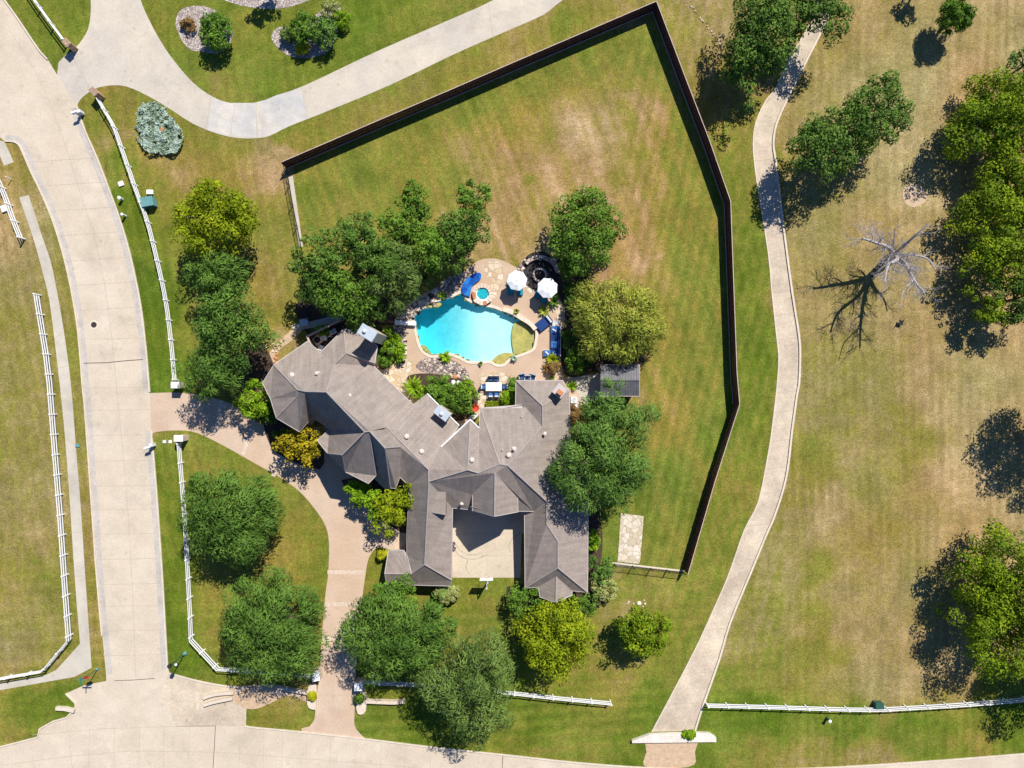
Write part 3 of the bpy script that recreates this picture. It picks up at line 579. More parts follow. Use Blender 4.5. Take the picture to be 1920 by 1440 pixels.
# grove north-west of the pool
GV='trees of the grove north-west of the pool'
for i,(px,py,rx,ry,zm,kd,st,lb) in enumerate(((600,488,54,50,6,'oak',0,'grove oak at the western edge beside the iron fence'),(668,452,58,46,6.2,'oak',0,'grove oak north of its middle, above the yard lawn'),
  (645,548,64,50,5,'green',0,'grove oak above the dark terrace next to the roof'),(598,545,42,44,5,'oak',1,'grove oak shading the iron fence corner'),
  (752,420,46,44,5.2,'green',0,'grove oak with a lobed crown over the northern lawn'),(782,375,30,34,5.6,'green',0,'smallest northern lobe of the grove, reaching into the lawn'),
  (740,515,66,66,4.4,'olive',1,'dusty feathery tree in the grove beside the rocky pool border'),(705,490,50,44,6.4,'oak',1,'grove oak in the centre of the cluster'),
  (860,440,54,48,4.2,'oak',0,'grove oak north of the blue raised pool'),(846,474,50,34,3.2,'oak',1,'low dusty tree between the grove and the blue raised pool'),
  (887,376,35,34,4,'green',0,'compact round oak on the north-east tip of the grove'),(802,462,44,52,4.6,'green',0,'grove oak behind the rocky pool bank'),(690,588,46,28,2.8,'oak',1,'low tree between the grove and the north chimney'))):
    T(lb,'tree','oak_tree',px,py,rx,ry,zm,kd,GV,strand=bool(st),rag=.3)
# trees against the front of the house
T('bronze-yellow small tree against the steep west gables of the front','tree','small_tree',566,832,40,43,3.2,'amber',TR,rag=.2,seed=5)
T('spreading bright green bush tree below the second front gable','tree','small_tree',672,922,28,24,2.6,'lime',TR)
T('yellow-green crape tree in the bed beside the west garage wing','tree','small_tree',738,950,42,46,3.2,'yellow',TR,rag=.35)
T('pale yellow-green shrub tree at the edge of the front court','tree','small_tree',702,945,22,28,2.6,'lime',TR)
# park
T('top oak whose crown crosses the drainage path at the upper edge','tree','oak_tree',1430,48,74,70,5,'oak',PK,rag=.35,open_=.05)
T('oak west of the drainage path with a ragged shadow on the grass','tree','oak_tree',1400,118,52,60,3.8,'oak',PK,rag=.4,open_=.15)
T('oak limb overhanging the drainage path by the top edge','tree','oak_tree',1525,20,62,52,5,'oak',PK,rag=.35,open_=.05)
T('open-crowned oak on the right bank of the drainage path','tree','oak_tree',1552,268,70,66,5.0,'oak',PK,rag=.2,open_=.05,seed=4)
T('eastern lobe of the open oak, over dry grass','tree','oak_tree',1640,218,62,72,5.2,'oak',PK,rag=.25,open_=.08,seed=9)
T('small fine-leaved green tree standing alone at the top right','tree','small_tree',1790,33,33,32,2.5,'green',PK,strand=True,rag=.05,dens=1.6,ncm=2,hz=1.7,ls=.24)
T('sparse tree cut off by the top edge of the view','tree','small_tree',1745,-42,22,22,3,'oak',PK)
T('tall yellow-green tree at the right edge, northernmost of its row','tree','deciduous_tree',1872,226,96,88,3.1,'yg',PK,rag=.28,hz=3.4)
T('dark oak crown cut by the right edge near the top','tree','oak_tree',1925,120,32,42,4.5,'oak',PK)
T('second yellow-green tree down the right edge','tree','deciduous_tree',1888,368,88,74,3.1,'yg',PK,rag=.3,hz=3)
T('green ragged tree at the right edge east of the dead tree','tree','deciduous_tree',1868,485,68,66,3.2,'yg',PK,rag=.4,open_=.08,seed=77)
T('small yellow-green tree at the lower end of the right-hand row','tree','small_tree',1858,582,36,34,3,'yg',PK,rag=.3,open_=.15)
T('small light tree at the right edge beside the row end','tree','small_tree',1912,560,44,56,3.4,'oak',PK,rag=.4,open_=.1)
T('oak standing just beyond the right edge, seen only by its shadow','tree','oak_tree',2052,775,95,100,6.5,'oak',PK,rag=.35,open_=.2)
T('large yellow-green tree at the lower right with a deep shadow','tree','deciduous_tree',1880,1118,114,124,3.9,'yg',PK,rag=.25,hz=4)
T('tree beyond the lower right corner shading the white fence','tree','oak_tree',2010,1255,70,80,6,'oak',PK,rag=.3,open_=.15)
T('tree beyond the top edge shading the gravel strip','tree','oak_tree',500,-78,34,22,4.6,'oak',TR)
# shrubs
SH='shrubs in the planting beds'
S=lambda lb,px,py,r,zm,kd,ry=None,**k: T(lb,'shrub','shrub',px,py,r,ry or r,zm,kd,SH,hz=k.pop('hz',None) or max(.35,r/PPM*.75),ls=k.pop('ls',.26),wd=.14,trunk_r=.05,**k)
S('dense dark green shrub in the round pale gravel bed',407,60,33,1.6,'green',36,rag=.06,dens=1.5,ncm=1.8,hz=1.3)
S('brownish twiggy plant beside the dense shrub in the round gravel bed',355,50,12,.4,'rust',14,open_=.3)
S('grey-green small shrub at the west tip of the upper gravel bed',540,66,14,.6,'olive')
S('dark green bush in the middle of the upper gravel bed',574,55,26,1.4,'green',34,rag=.12,ncm=1.8)
S('blue-green bush at the east side of the upper gravel bed',610,66,24,1.2,'elm',30,rag=.1,ncm=1.8)
S('lime ornamental grass clump at the top of the upper gravel bed',642,38,14,.8,'lime',18,strand=True)
S('feathery cream pampas clump by the upper gravel bed',620,18,18,1,'pale',20,strand=True)
S('low golden mound at the foot of the upper gravel bed',568,93,14,.4,'bright',10,rag=.05,dens=2)
S('clipped yellow ball shrub by the small west garage hip',718,1039,9,.7,'bright',rag=.02,dens=2.5,ls=.16)
S('big flat-topped yellow-green shrub at the corner of the courtyard',839,1110,25,1.2,'pale',19,rag=.03,dens=2,ncm=2,hz=.7)
S('dark leafy bush west of the small south gable of the east wing',985,1125,40,2,'green',28,rag=.2)
S('leafy bush east of the small south gable of the east wing',1092,1130,32,1.8,'green',26,rag=.2)
S('pale flowering shrub at the south-east corner of the house',1130,1100,24,1.4,'pale',34,rag=.2)
S('green shrub mass east of the east garage wing',1128,1068,28,1.6,'elm',26,rag=.3)
S('slim shrub below the huge elm on the east wall',1112,1010,10,1,'lime',26)
S('low hedge mound at the corner of the north chimney bed',732,640,20,.8,'lime',22,dens=1.4)
S('green leafy bed plant under the north chimney',728,664,22,.8,'green',24,dens=1.3)
S('bright lime bed plant beside the curved stone edge',745,655,16,.7,'lime',26,dens=1.3)
S('leafy green bush beside the middle chimney and the patio',862,750,34,1.6,'green',32,dens=1.2,rag=.2)
S('broad green bush in the patio bed north of the middle wing',820,735,34,1.3,'green',24,dens=1.2)
S('yellow-green bush at the tip of the patio bed',872,728,20,1.4,'lime',18)
S('sunlit shrub in front of the narrow patio corner by the hedge box',953,745,13,1,'lime',16)
S('green shrub on the west corner of the patio gable',962,722,8,.8,'green',16)
S('dark bush behind the navy sofa, north end',1070,640,18,.9,'oak',30)
S('mixed dark bush behind the navy sofa, south end',1085,675,26,1.1,'green',26)
S('rust-coloured plant at the patio corner by the sofa',1035,690,12,.6,'rust',10)
S('orange and purple planting strip east of the roof by the elm',1076,775,12,.6,'rust',18)
S('dense garden bush behind the right-hand umbrella',1078,555,24,1.1,'oak',36)
S('round topiary beside the front drive gate pier',585,1305,6,.5,'bright',rag=.02,dens=3,ls=.14)
S('dark topiary in the shade of the front drive oak',674,1309,7,.6,'green',rag=.02,dens=3,ls=.14)
S('leafy weed clump on the concrete headwall of the channel',1291,1376,12,.3,'lime',5,dens=1.5)
S('low bush beside the dark terrace wall',604,620,14,.7,'green',9)
S('green bush at the west corner of the front gables',502,775,22,1.3,'green',24)
S('dark ivy bush under the steep front gable',541,815,26,.7,'oak',12)
S('hedge foliage below the west garage wing eave',742,1040,5,.4,'green',5,dens=2)
# spiky plants: arching blades
def spiky(label,px,py,r,kind,n=42,h=.7,z0=0,name='spiky_plant',wd=.07,cat='plant',group='leafy plants by the pool'):
    rg=np.random.RandomState(int(px*3+py)); c=P(px,py,z0); Rw=r/PPM; vs=[];fs=[];va=[]
    for i in range(n):
        a=rg.rand()*6.28; L=Rw*(.6+.5*rg.rand()); hh=h*(.5+.8*rg.rand()); q=rg.rand(); w_=wd*(.7+.6*rg.rand()); b_=len(vs); tn=.2+.7*rg.rand()
        for k,(s,z,wk) in enumerate(((0,.02,.6),(.35,.75,1),(.7,1,.9),(1.05,.72,.15))):
            x=math.cos(a)*L*s; y=math.sin(a)*L*s
            for sg in(-1,1): vs.append((x-math.sin(a)*w_*wk*sg,y+math.cos(a)*w_*wk*sg,z*hh+z0)); va.append(tn)
            if k: fs.append((b_+2*k-2,b_+2*k-1,b_+2*k+1,b_+2*k))
    mb=MB().add(vs,fs); o=mb.build(name,L_[kind]); o.location=(c.x,c.y,0)
    at_=o.data.attributes.new('var','FLOAT','POINT'); at_.data.foreach_set('value',va)
    return tag(o,label,cat,group)
spiky('strappy lime plant left of the tan patio bed',776,726,22,'lime',60,1.0)
spiky('strappy lime plant behind the first one, nearer the roof edge',792,742,20,'lime',50,1.0)
spiky('palm-like green fan in the middle of the patio bed',829,724,26,'green',60,1.1)
spiky('second green fan beside the white boulders',846,738,22,'green',50,1.0)
spiky('potted croton on the pool edge at the south side',836,669,13,'lime',46,.5)
spiky('bright palm in the dark bed behind the sofa',1075,671,14,'green',34,.7)
spiky('small palm near the shed path',1088,692,14,'green',26,.6)
spiky('agave-like lime plant beside the brick chimney',1070,725,14,'lime',14,.6,wd=.12)
spiky('feathery palm under the right-hand umbrella edge',1038,566,13,'green',34,.8)
spiky('small golden palm on the pool edge by the left umbrella',968,585,7,'gold',26,.6)
spiky('yellow-green bed plant at the south end of the sofa',1035,674,15,'yellow',40,.6)
spiky('purple-brown grassy plant beside the sofa bed',1026,690,11,'rust',30,.4)
spiky('grey-green grass clump by the daybed',1020,583,14,'gold',36,.5)
spiky('silver grass tuft on the pool coping near the olive ledge',964,672,7,'silver',26,.5)
spiky('dark small potted grass at the south pool edge',901,682,5,'olive',20,.4)
spiky('fan palm beside the feathery grove tree over the rocks',795,522,24,'olive',40,1.6,z0=1.2)
spiky('green fan plant on the rocky bank of the pool',829,554,10,'green',30,.4)
spiky('young green plant by the patio gable eave',1035,709,6,'green',20,.4)
spiky('yellow leafy plant beside the dining hedge',955,757,12,'yellow',30,.6)
spiky('low fern in the bed under the north chimney',745,672,13,'lime',30,.4)
spiky('red-tinged small plant at the north chimney corner',712,632,7,'rust',24,.6)
# silvery ground-cover bed with boulder
c=P(302,243); rg=np.random.RandomState(5); n=5200
pl=G(cr([(262,222),(268,203),(286,194),(304,199),(322,218),(338,236),(345,260),(342,280),(330,291),(300,291),(278,285),(265,268),(258,245)],4,True))
xs=c.x+(rg.rand(n*2)-.5)*6; ys=c.y+(rg.rand(n*2)-.5)*7; k=inpoly(xs+(vnoise(xs,ys,.3,5)-.5)*.5,ys+(vnoise(xs,ys,.3,6)-.5)*.5,pl)&(vnoise(xs,ys,.38,7)>.24); xs,ys=xs[k],ys[k]
bm_=vnoise(xs,ys,.55,88); cen=np.stack([xs-c.x,ys-c.y,.08+.65*bm_+.15*rg.rand(len(xs))],1)
t=thing('groundcover_shrub','low silvery blue-green shrub bed by the neighbour driveway, boulder in its middle','shrub',(c.x,c.y,0))
leaf_mesh('foliage',cen,rg.normal(size=cen.shape)*.6+np.array([0,0,.8]),.26,.15,.1+.8*bm_+.2*rg.rand(len(xs)),L_['silver'],t)
tag(MB().rock(P(303,244,.3),.42,random.Random(3)).build('boulder',M['clay']),'orange-brown boulder in the middle of the silvery shrub bed','boulder')
# dead tree: pale bare limbs
d=thing('dead_tree','bare bleached dead tree on dry grass east of the drainage path','tree',P(1663,487))
o0=P(1663,487); rr=random.Random(12); mb=MB()
def W(px,py,z): return Vector(((px-960)/PPM-o0.x,(720-py)/PPM-o0.y,z))   # plan position of a point at height z
fork=W(1650,486,2.9)
mb.path([W(1663,487,-.05),W(1658,487,1.4),fork],[.58,.50,.46],10)
tw=[]
def limb(pts,r0,r1,depth):
    pts=[Vector(p) for p in pts]; n=len(pts)
    pp=[tuple(p) for p in pts]; q=cr(pp,4); rs=[r0+(r1-r0)*i/(len(q)-1) for i in range(len(q))]
    mb.path(q,rs,6 if r0>.06 else 4)
    if depth<=0: return
    for i in range(1,len(q)-1,1 if depth>2 else 2):
        p=Vector(q[i]); dr=(Vector(q[i+1])-Vector(q[i-1])).normalized()
        for s in (0,1) if depth<2 else (rr.choice((0,1)),):
            ax=Vector((rr.gauss(0,1),rr.gauss(0,1),rr.gauss(0,.7))).normalized(); dd=(dr*.8+ax*.8).normalized(); L=rr.uniform(.5,1.1)*(1.6 if depth>1 else .8)
            e=p+dd*L; m2=p+dd*L*.5+ax*L*.12
            limb([p,m2,e],max(.015,rs[i]*.5),.01,depth-1)
limb([fork,W(1628,478,4.3),W(1600,473,5.2),W(1566,468,6.2)],.31,.10,3)
limb([fork,W(1640,500,4.6),W(1612,515,6.0),W(1601,545,6.6)],.30,.09,3)
limb([fork,W(1652,510,5),W(1655,540,6.2),W(1662,566,7.4)],.29,.09,3)
limb([fork,W(1668,490,4.2),W(1690,500,5),W(1700,520,5.4)],.2,.06,2)
limb([fork,W(1652,476,4.6),W(1660,462,6),W(1672,446,7)],.22,.07,2)
limb([fork,W(1640,472,4),W(1632,458,5),W(1628,447,5.6)],.11,.03,2)
limb([W(1655,540,6.2),W(1630,560,7),W(1622,590,7.3)],.08,.03,1)
mb.build('branches',M['dead'],d)
# bird gliding low over the field
bp_=P(1688,604,.3); mb=MB()
mb.add([(0,-.02,.05),(-.25,.05,.1),(-.75,-.28,.16),(-.3,-.12,.08),(.25,.05,.1),(.62,.22,.16),(.30,-.1,.08),(0,.32,.03),(0,-.36,.02),(.09,-.42,.02),(-.09,-.42,.02),(0,0,-.04)],
 [(0,3,2,1),(0,4,5,6),(0,1,7),(0,7,4),(8,10,3,0),(8,0,6,9),(11,1,2,3),(11,6,5,4),(11,7,1),(11,4,7),(11,3,10,8),(11,8,9,6)])
bo=mb.build('bird',M['iron']); bo.location=bp_; bo.rotation_euler=(0,0,R(25)); bo.scale=(1.05,1.05,1.05); tag(bo,'dark bird gliding over the dry grass below the dead tree','bird')
# ---------------------------------------------------------------- the house
RV={'A':(513,684,4.97),'B':(577,639,3.89),'B2':(600,661,4.4),'C':(644,617,3.6),'D':(672,618,3.22),'E0':(708,649,3.4),'E1':(703,681,3.9),'E2':(701,686,3.5),'ap1':(649,662,5.6),'v1':(627,683,5.8),'m1':(612,735,9.6),'g1':(572,734,8.6),'G':(558,731,8),'F':(775,759,3.84),'T':(801,738,3.2),'U':(861,798,3.15),'W':(827,838,5),'s0':(725,801,6.6),'s1':(720,805,6.6),'s2':(743,819,6.4),'r0':(684,810,9.1),'r1':(693,808.5,9.2),'r2':(722,840,9.3),'q':(750,838,6.4),'Re':(803.5,881,6.5),'p2':(767,911,4.17),'p3':(750,895,4.4),'p4':(742,916,4.4),'p5':(732,915,4.4),'p6':(723,918,3.6),'p7':(703,898,3.6),'D1':(617.6,804,4.3),'dm':(641.5,853,7.9),'d3':(614,850,5),'d4':(594.5,826,4.6),'d5':(647,884.7,5.2),'d6':(705,892,5.2),'d7':(691,907,5.2),'e1':(585,783,4.2),'e2':(561.5,810,5.6),'k2':(518,784,6),'h':(557,744,7.6),'k1':(507,748,5.4),'k0':(492,718,4.74),'K':(881.5,786.6,5.2),'K2':(898,802.5,4.9),'N0':(900,765,3.54),'N3':(986,765,3.89),'V2':(1017,800,5.23),'N1':(937,870,7.6),'Rt':(952,873,7.6),'t0':(804,903,6.6),'t1':(877,881,7.6),'t2':(897,887,7.3),'Q0':(967,713,3.2),'Q1':(1017,761,5.2),'Q2':(966,765,3.16),'Q3':(1055,713,3.2),'Q4':(1068,733,3.4),'Q5':(1070,850,3.23),'Q6':(1104,885,2.8),'Q7':(1102,1111,2.94),'Y0':(1025,940,5.1),'Y1':(1025,983,5),'Y2':(1046,1015,4.9),'Z0':(1046,1065,4.9),'Z1':(984,1103,2.71),'Z2':(983,960,3.09),'X1':(1001,959,3.8),'X2':(971,959,3.79),'X3':(971,932,4.95),'aB':(928,887,7.4),'X4':(886,928,5.09),'X5':(886,956,3.83),'X6':(849,953,4),'bL':(886,958,5.19),'bR':(971.5,960,4.98),'bp':(927,968.6,7.6),'Z3':(1009,1101,2.84),'Z4':(1043,1081,3.94),'Z5':(1073,1108,2.82),'Z6':(1012,1119.6,3.01),'Z7':(1042,1130,4.23),'Z8':(1073,1116,2.84),'W1':(762.7,1000,3.22),'W2':(762.7,1040,3.12),'W3':(772,1076,3.75),'W4':(796,1058.5,4.9),'W6':(847,1088,3.03),'W7':(844,1099,2.54),'W8':(725,1096,2.44),'W9':(721,1076,3.23),'w10':(728,1033,2.6),'w11':(757,1032,3)}
RF=['A B B2 C ap1 v1 m1 g1 G', 'C D E0 E1 ap1', 'v1 ap1 E1 E2', 'm1 v1 E2 F s0 s1 r1 r0', 'r1 s1 s2 q r2', 's1 s0 s2', 'q s2 Re p2 p3', 'r2 q p3 p4 p5', 'r1 r2 p5 p6 p7', 'D1 r0 dm d3 d4', 'd3 dm d5', 'r0 r1 d6 d7 d5 dm', 'g1 m1 r0 D1 e1', 'A G h k1 k0', 'k1 h k2', 'G g1 e1 e2 k2 h', 's0 F T U W Re s2', 'Re W K t1 t0', 'K K2 t2 t1', 'K2 N0 N1 t2', 'N0 N3 V2 Rt N1', 'Q0 Q1 V2 N3 Q2', 'Q0 Q3 Q4 Q1', 'Q1 Q4 Q5 Q6 Y1 Y0 Rt V2', 'Y1 Q6 Q7 Z0 Y2', 't0 t1 t2 N1 Rt Y0 X1 X2 X3 aB X4 X5 X6', 'aB X4 bL bp', 'aB bp bR X3', 'Y0 Y1 Y2 Z0 Z1 Z2 X1', 'Z0 Z1 Z3 Z4', 'Z0 Z4 Z5 Q7', 'Z4 Z3 Z6 Z7', 'Z4 Z7 Z8 Z5', 'Re p2 W1 W2 W3 W4 t0', 't0 X6 W6 W4', 'W4 W6 W7 W8 W9 W3', 'w10 w11 W3 W9', 'X4 X5 bL', 'X3 bR X2']
RP={n:P(*v) for n,v in RV.items()}
house=thing('house','sprawling stone house with many grey-brown hipped shingle roofs around a courtyard','house',(0,0,0))
m,N,L,b=nodes('weathered roof shingles'); b.inputs['Roughness'].default_value=.9; b.inputs['Specular IOR Level'].default_value=.2
uv=N.new('ShaderNodeUVMap'); uv.uv_map='uv'
br=N.new('ShaderNodeTexBrick'); br.inputs['Color1'].default_value=(.30,.254,.22,1); br.inputs['Color2'].default_value=(.27,.227,.197,1); br.inputs['Mortar'].default_value=(.225,.187,.163,1)
br.inputs['Scale'].default_value=1; br.inputs['Brick Width'].default_value=.42; br.inputs['Row Height'].default_value=.24; br.inputs['Mortar Size'].default_value=.02; br.inputs['Bias'].default_value=-.2; br.offset=.37
L.new(uv.outputs[0],br.inputs['Vector'])
n1=N.new('ShaderNodeTexNoise'); n1.inputs['Scale'].default_value=.8; n1.inputs['Detail'].default_value=7; n1.inputs['Roughness'].default_value=.7; L.new(uv.outputs[0],n1.inputs['Vector'])
mp=N.new('ShaderNodeMapping'); mp.inputs['Scale'].default_value=(1.2,.18,1); L.new(uv.outputs[0],mp.inputs[0]); n2=N.new('ShaderNodeTexNoise'); n2.inputs['Scale'].default_value=2; n2.inputs['Detail'].default_value=5; L.new(mp.outputs[0],n2.inputs['Vector'])
ad=N.new('ShaderNodeMath'); L.new(n1.outputs[0],ad.inputs[0]); L.new(n2.outputs[0],ad.inputs[1])
r=N.new('ShaderNodeMapRange'); r.inputs[1].default_value=.7; r.inputs[2].default_value=1.3; r.inputs[3].default_value=.80; r.inputs[4].default_value=1.18; L.new(ad.outputs[0],r.inputs[0])
v=N.new('ShaderNodeVectorMath'); v.operation='SCALE'; L.new(br.outputs[0],v.inputs[0]); L.new(r.outputs[0],v.inputs['Scale']); L.new(v.outputs[0],b.inputs['Base Color'])
M['roof']=m
names=list(RP); ix={n:i for i,n in enumerate(names)}
faces=[]
for f in RF:
    q=[ix[n] for n in f.split()]; pts=[RP[names[i]] for i in q]
    nn=Vector((0,0,0))
    for i in range(len(q)): nn+=pts[i].cross(pts[(i+1)%len(q)])
    if nn.z<0: q=q[::-1]
    faces.append(tuple(q))
me=bpy.data.meshes.new('roof'); me.from_pydata([tuple(RP[n]) for n in names],[],faces); me.update(); me.materials.append(M['roof'])
ul=me.uv_layers.new(name='uv')
for p in me.polygons:
    nn=p.normal; u=Vector((-nn.y,nn.x,0)); u=u.normalized() if u.length>1e-3 else Vector((1,0,0)); vv_=nn.cross(u)
    for li in p.loop_indices:
        co=me.vertices[me.loops[li].vertex_index].co; ul.data[li].uv=(co.dot(u),co.dot(vv_))
ro=bpy.data.objects.new('roof',me); C.objects.link(ro); ro.parent=house
# edges: eaves get a fascia and a wall, ridges a cap
he={}
for f in faces[:-2]+faces[-2:]:
    for i in range(len(f)): he[(f[i],f[(i+1)%len(f)])]=f
ev={}
for (a,b_) in he:
    if (b_,a) not in he: ev.setdefault(a,[]).append(b_)
loops=[]
while ev:
    s=next(iter(ev)); lp=[s]; cur=s
    while True:
        nx_=ev.get(cur)
        if not nx_: break
        n=nx_.pop(0)
        if not nx_: del ev[cur]
        if n==s: break
        lp.append(n); cur=n
    loops.append(lp)
fas=MB(); wal=MB(); wins=[]
for lp in loops:
    pts=[RP[names[i]] for i in lp]; n=len(pts)
    if n<3: continue
    off=[]
    for i in range(n):
        a,b_,c_=pts[i-1],pts[i],pts[(i+1)%n]
        d1=(b_-a).xy.normalized(); d2=(c_-b_).xy.normalized(); n1_=Vector((-d1.y,d1.x)); n2_=Vector((-d2.y,d2.x)); mm=(n1_+n2_)
        mm=mm.normalized() if mm.length>.2 else n1_; k_=min(1.6,1/max(.4,mm.dot(n1_)))
        off.append(Vector((b_.x+mm.x*.42*k_,b_.y+mm.y*.42*k_,b_.z-.10)))
    for i in range(n):
        a,b_=pts[i],pts[(i+1)%n]; c1,c2=off[i],off[(i+1)%n]; dn=Vector((0,0,-.24))
        o1=(a-c1).xy.normalized()*.02; o2=(b_-c2).xy.normalized()*.02
        A_=a+Vector((o1.x,o1.y,.03)); B_=b_+Vector((o2.x,o2.y,.03)); ai=a.lerp(c1,.13); bi=b_.lerp(c2,.13); ai.z=a.z+.035; bi.z=b_.z+.035
        fas.add([ai,bi,A_,B_,A_+dn,B_+dn,c1+Vector((0,0,-.14)),c2+Vector((0,0,-.14))],[(0,1,3,2),(2,3,5,4),(4,5,7,6)])
        wal.add([(c1.x,c1.y,0),(c2.x,c2.y,0),(c2.x,c2.y,c2.z),(c1.x,c1.y,c1.z)],[(0,1,2,3)])
        L2=(c2-c1).xy.length
        if L2>3 and min(c1.z,c2.z)>2.2: wins.append((c1,c2,L2))
fas.build('fascia',M['fascia'],house); wal.build('wall',M['wall'],house)
for (c1,c2,L2) in wins:
    k=int(L2//3.2); d=(c2-c1).xy.normalized(); nrm=Vector((d.y,-d.x))
    for i in range(k):
        t=(i+.5)/k; p=c1.xy+(c2-c1).xy*t; rz=math.atan2(d.y,d.x)
        w_=MB(); w_.box((p.x+nrm.x*.03,p.y+nrm.y*.03,1.45),(1.25,.08,1.5),rz); f=w_.build('window',M['fascia'],house)
        q=MB(); 
        for sx in(-.29,.29): q.box((p.x+nrm.x*.08+d.x*sx,p.y+nrm.y*.08+d.y*sx,1.45),(.5,.03,1.3),rz)
        q.build('pane',M['glass'],f)
cap=MB()
for (a,b_) in he:
    if a<b_ and (b_,a) in he:
        A_,B_=RP[names[a]],RP[names[b_]]
        def nrmf(f):
            s=Vector((0,0,0)); q=[RP[names[i]] for i in f]
            for i in range(len(q)): s+=q[i].cross(q[(i+1)%len(q)])
            return s.normalized()
        f1,f2=he[(a,b_)],he[(b_,a)]; n1_,n2_=nrmf(f1),nrmf(f2)
        if n1_.dot(n2_)<.985:
            c2=sum((RP[names[i]] for i in f2),Vector())/len(f2)
            if (c2-A_).dot(n1_)<-.05: cap.tube(A_+Vector((0,0,.0)),B_,.075,n=6)
            else: cap.tube(A_+Vector((0,0,.0)),B_,.03,n=5)
M['cap']=mat('ridge cap shingles',(.33,.29,.27),.9,.15,3,.1)
cap.build('ridge_cap',M['cap'],house)
gt=MB(); up=Vector((0,0,.06)); gt.tube(RP['W']+up,RP['K']+up,.09,n=6); gt.tube(RP['K']+up,RP['K2']+up,.08,n=6); gt.tube(RP['T']+up,RP['U']+up,.07,n=6); gt.build('gutter',M['white'],house)
def roofz(x,y):
    best=None
    for f in faces:
        for t in tessellate_polygon([[RP[names[i]] for i in f]]):
            q=[RP[names[f[i]]] for i in t]
            d=(q[1].y-q[2].y)*(q[0].x-q[2].x)+(q[2].x-q[1].x)*(q[0].y-q[2].y)
            if abs(d)<1e-9: continue
            l1=((q[1].y-q[2].y)*(x-q[2].x)+(q[2].x-q[1].x)*(y-q[2].y))/d; l2=((q[2].y-q[0].y)*(x-q[2].x)+(q[0].x-q[2].x)*(y-q[2].y))/d; l3=1-l1-l2
            if min(l1,l2,l3)>=-1e-4:
                z=l1*q[0].z+l2*q[1].z+l3*q[2].z; best=z if best is None else max(best,z)
    return best
def onroof(px,py):
    z=5
    for _ in range(12):
        p=P(px,py,z); q=roofz(p.x,p.y)
        if q is None: return p
        z=.5*z+.5*q
    return P(px,py,z)
for (px,py,tp) in ((548.5,703,'b'),(596,700,'p'),(658,741,'p'),(635,724,'s'),(763,818,'b'),(791,846,'b'),(885,862,'b'),(954,853,'b'),(942,843,'s'),(964,841,'p'),(1021,813,'p'),(978,781,'s'),(866,943,'p'),(1100-80,1061-160,'s')):
    p=onroof(px,py); mb=MB()
    if tp=='b': mb.lathe((p.x,p.y,p.z-.15),[(.20,0),(.20,.3),(.27,.32),(.27,.42),(.15,.5)],14)
    elif tp=='p': mb.tube((p.x,p.y,p.z-.15),(p.x,p.y,p.z+.5),.11,n=10); mb.lathe((p.x,p.y,p.z+.5),[(.18,0),(.18,.06),(.05,.12)],10); mb.box((p.x,p.y,p.z+.02),(.4,.4,.05))
    else: mb.tube((p.x,p.y,p.z-.1),(p.x,p.y,p.z+.25),.06,n=8)
    mb.build('roof_vent',M['vent'],house)
def chimney(px,py,w_,d_,h,rz,cm,lab,pots):
    p=onroof(px,py); top=p.z+h; c=P(px,py,top); mb=MB(); mb.box((c.x,c.y,top/2),(w_-.15,d_-.15,top),rz)
    ch=mb.build('chimney',M['wall'],house); ch['label']=lab
    q=MB(); q.bbox((c.x,c.y,top+.08),(w_,d_,.26),rz,.04); k=q.build('chimney_cap',cm,ch)
    for (ox,oy,kind) in pots:
        x=c.x+ox*math.cos(rz)-oy*math.sin(rz); y=c.y+ox*math.sin(rz)+oy*math.cos(rz); q=MB()
        if kind=='clay': q.bbox((x,y,top+.40),(.62,.55,.4),rz,.05); q.build('chimney_pot',M['clay'],ch)
        else: q.lathe((x,y,top+.2),[(.16,0),(.16,.2),(.22,.22),(.1,.32)],12); q.build('chimney_pot',M['ltgrey'],ch)
chimney(689,624,1.9,1.25,2.6,R(-32),M['metal'],'wide grey metal-capped chimney at the north roof',[(-.3,0,'m')])
chimney(829,775,1.75,1.05,1.7,R(-38),M['metal'],'grey metal-capped chimney over the middle wing',[(0,-.05,'m')])
chimney(1049,733,1.25,1.25,1.7,R(-38),M['fascia'],'cream chimney with an orange clay pot at the north-east roof',[(.12,-.12,'clay')])
# small shed dormer on the east slope of the west garage wing
a=onroof(809,961); b_=onroof(838,962); c_=onroof(838,977); dm=MB()
dm.add([a+Vector((0,0,.03)),b_+Vector((0,0,.03)),b_+Vector((0,0,1.25)),(b_.x,b_.y+2.6,b_.z+1.25),(a.x,a.y+2.6,a.z+.03),(b_.x,b_.y+2.6,b_.z-.1)],[(0,1,2),(0,2,3,4),(1,5,3,2)])
dor=dm.build('dormer',M['roof'],house); ul=dor.data.uv_layers.new(name='uv')
for p in dor.data.polygons:
    nn=p.normal; u=Vector((-nn.y,nn.x,0)); u=u.normalized() if u.length>1e-3 else Vector((1,0,0)); vv_=nn.cross(u)
    for li in p.loop_indices:
        co=dor.data.vertices[dor.data.loops[li].vertex_index].co; ul.data[li].uv=(co.dot(u),co.dot(vv_))
# garage doors facing the courtyard
for x,fc in ((845.5,1),(987,-1)):
    for y in (1010,1055):
        p=P(x,y,1.2); q=MB().box((p.x,p.y,1.15),(.14,2.5,2.2)); q.build('garage_door',M['fascia'],house)
